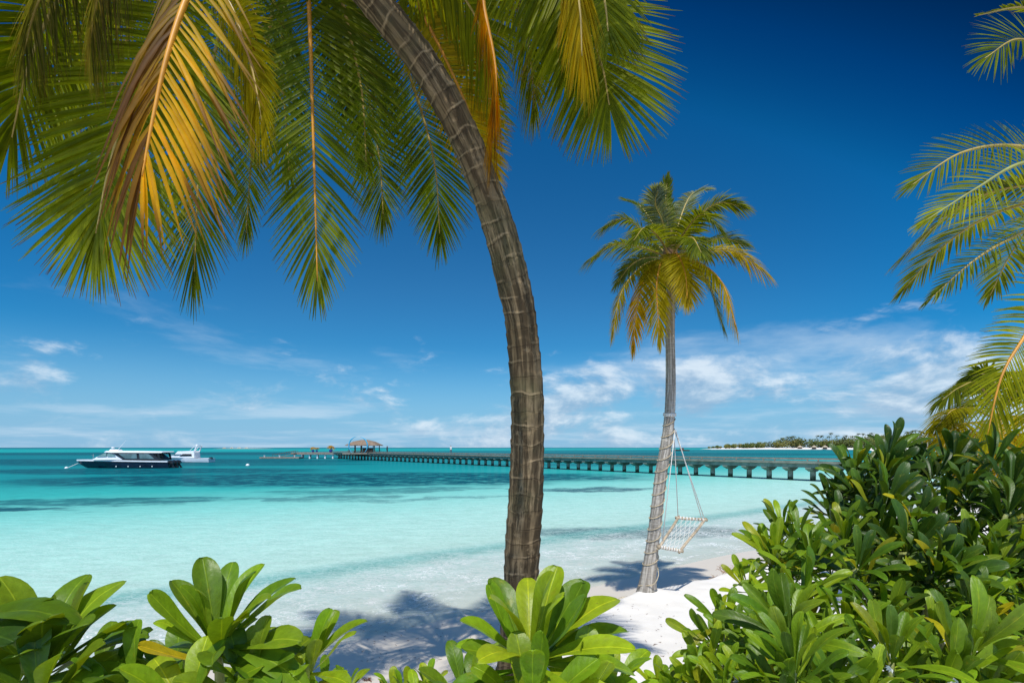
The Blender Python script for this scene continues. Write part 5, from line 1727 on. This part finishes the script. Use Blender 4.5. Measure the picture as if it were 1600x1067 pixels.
def pier_k(u):
    # parameter along the pier where its centre line crosses picture column u
    best = min(range(0, 1400), key=lambda i: abs(800 + F * (P0 + PL(0, i * .1, 0)).x / (P0 + PL(0, i * .1, 0)).y - u))
    return best * 0.1


yy = pier_k(703); pp = P0 + PL(0.2, yy, 1.68)
person('person', pp, R(-40), 'person in a white top walking along the middle of the pier', (.7, .7, .68), (.10, .11, .14))
yy = pier_k(607); pp = P0 + PL(-0.3, yy, 1.68)
person('person', pp, R(140), 'person in dark clothes standing just right of the pavilion', (.03, .035, .05), (.03, .03, .035), 0.02)

# potted straw-yellow palms on the pier head


def potted(u, d, h, s, label, seed):
    p = P(u, 700, d)
    root = empty('potted_palm', (p.x, p.y, 1.67))
    tag(root, label, 'potted palm', 'potted palms on the pier head')
    mb = MB(); mb.lathe((0, 0, 0), [(0.30 * s, 0), (0.48 * s, .3 * s), (0.5 * s, .75 * s), (0.42 * s, .8 * s), (0.42 * s, .72 * s), (0.02, .70 * s)], 14); mb.build('pot', MAT['pot_blue'], root, True)
    mb = MB(); mb.tube([(0, 0, .6 * s), (0, 0, h)], [0.12 * s, 0.09 * s], 8); mb.build('trunk', MAT['timber'], root, True)
    r = random.Random(seed)
    for k in range(12):
        a = k * 2.4
        o_ = Vector((math.cos(a), math.sin(a), 0)); e = r.uniform(.1, .9)
        L_ = 1.25 * s
        pts = [Vector((0, 0, h)) + o_ * (L_ * f_) + Vector((0, 0, L_ * (e * f_ - 0.9 * f_ * f_))) for f_ in (0, .3, .6, 1)]
        fr = frond(root, pts, nl=14, L=0.36 * s, w=0.09 * s, pal=pal_half(1.0) if k % 3 else pal_yellow(False), rib='rachis_y', seed=seed * 20 + k, droop=0.6, t0=0.1, segs=2)


potted(517, 140, 1.6, 0.95, 'larger yellow potted palm in a blue pot on the pier head', 3)
potted(489, 146, 1.3, 0.75, 'smaller yellow potted palm at the left end of the pier head', 4)
potted(495, 149, 1.15, 0.6, 'smallest greenish potted palm close beside another at the pier end', 5)

# ------------------------------------------------------------------ small things on the sand
p = gpt(981, 921, 9.0)
p = P(981, 921, 9.0)
mb = MB()
rk = random.Random(3)
vs, fs = [], []
for i in range(9):
    for k in range(14):
        th = math.pi * i / 8; a = 2 * math.pi * k / 14
        r_ = 0.5 + 0.35 * float(fbm(math.cos(a) * 2 + 5, math.sin(a) * 2 + th * 2, 3))
        vs.append((0.20 * r_ * 1.5 * math.sin(th) * math.cos(a), 0.13 * r_ * 1.5 * math.sin(th) * math.sin(a), 0.10 * r_ * 1.4 * math.cos(th)))
for i in range(8):
    for k in range(14):
        fs.append((i * 14 + k, (i + 1) * 14 + k, (i + 1) * 14 + (k + 1) % 14, i * 14 + (k + 1) % 14))
mb.add(vs, fs)
o = mb.build('coral_rock', MAT['coral'], None, True)
o.location = (p.x, 9.0, gz(p.x, 9.0) + 0.05)
tag(o, 'pale lump of coral rock on the sand left of the slender palm base', 'rock')


def brush(u, v, d, n, size, mat, label, seed, flat=0.5):
    r = random.Random(seed)
    p = P(u, v, d)
    base = Vector((p.x, p.y, gz(p.x, p.y) + 0.01))
    mb = MB()
    for i in range(n):
        a = r.uniform(0, 6.28)
        s0 = Vector((r.gauss(0, size * .4), r.gauss(0, size * .3), 0.0))
        dd = Vector((math.cos(a), math.sin(a) * 0.6, r.uniform(0.05, flat))).normalized()
        l_ = size * r.uniform(0.3, 0.9)
        k = Vector((r.gauss(0, .15), r.gauss(0, .15), r.gauss(0, .12))) * l_
        pts = spline([s0, s0 + dd * l_ * .5 + k, s0 + dd * l_], 7)
        mb.tube(pts, [0.008 * (1.1 - j / 7) for j in range(7)], 5)
        for q in range(2):
            b_ = pts[3 + q]
            mb.tube([b_, b_ + Vector((r.gauss(0, .1), r.gauss(0, .1), abs(r.gauss(0, .08)))) * size * 1.4], [0.004, 0.002], 4)
    o = mb.build('dry_branch', mat); o.location = base
    tag(o, label, 'branch', 'dry branches on the beach')


brush(1140, 893, 10.4, 12, 0.40, MAT['twig_pale'], 'tangle of pale dry branches on the sand edge by the thicket', 1, 0.9)
brush(1118, 900, 10.2, 5, 0.25, MAT['twig_pale'], 'few dry sticks on the sand right of the swing shadow', 2, 0.4)
brush(942, 931, 8.95, 9, 0.22, MAT['twig'], 'small dark dry sprig at the sand edge left of the slender palm', 3, 0.7)
brush(572, 1012, 6.4, 7, 0.13, MAT['twig'], 'dark dried sprig lying on the shaded wet sand', 4, 0.9)
rk = random.Random(8)
mb = MB()
for i in range(320):
    u = rk.uniform(560, 1120); v = rk.uniform(940, 1064)
    p = P(u, v, 2.55 * F / (v - HZ))
    z = gz(p.x, p.y)
    p = P(u, v, (CAMZ - z) * F / (v - HZ)); z = gz(p.x, p.y)
    a = rk.uniform(0, 6.28); l_ = rk.uniform(0.01, 0.05)
    mb.tube([(p.x, p.y, z + .006), (p.x + math.cos(a) * l_, p.y + math.sin(a) * l_, z + .010)], 0.0025, 4)
o = mb.build('beach_litter', MAT['twig'])
tag(o, 'scattered dark twigs and leaf bits on the sand', 'beach litter', kind='stuff')
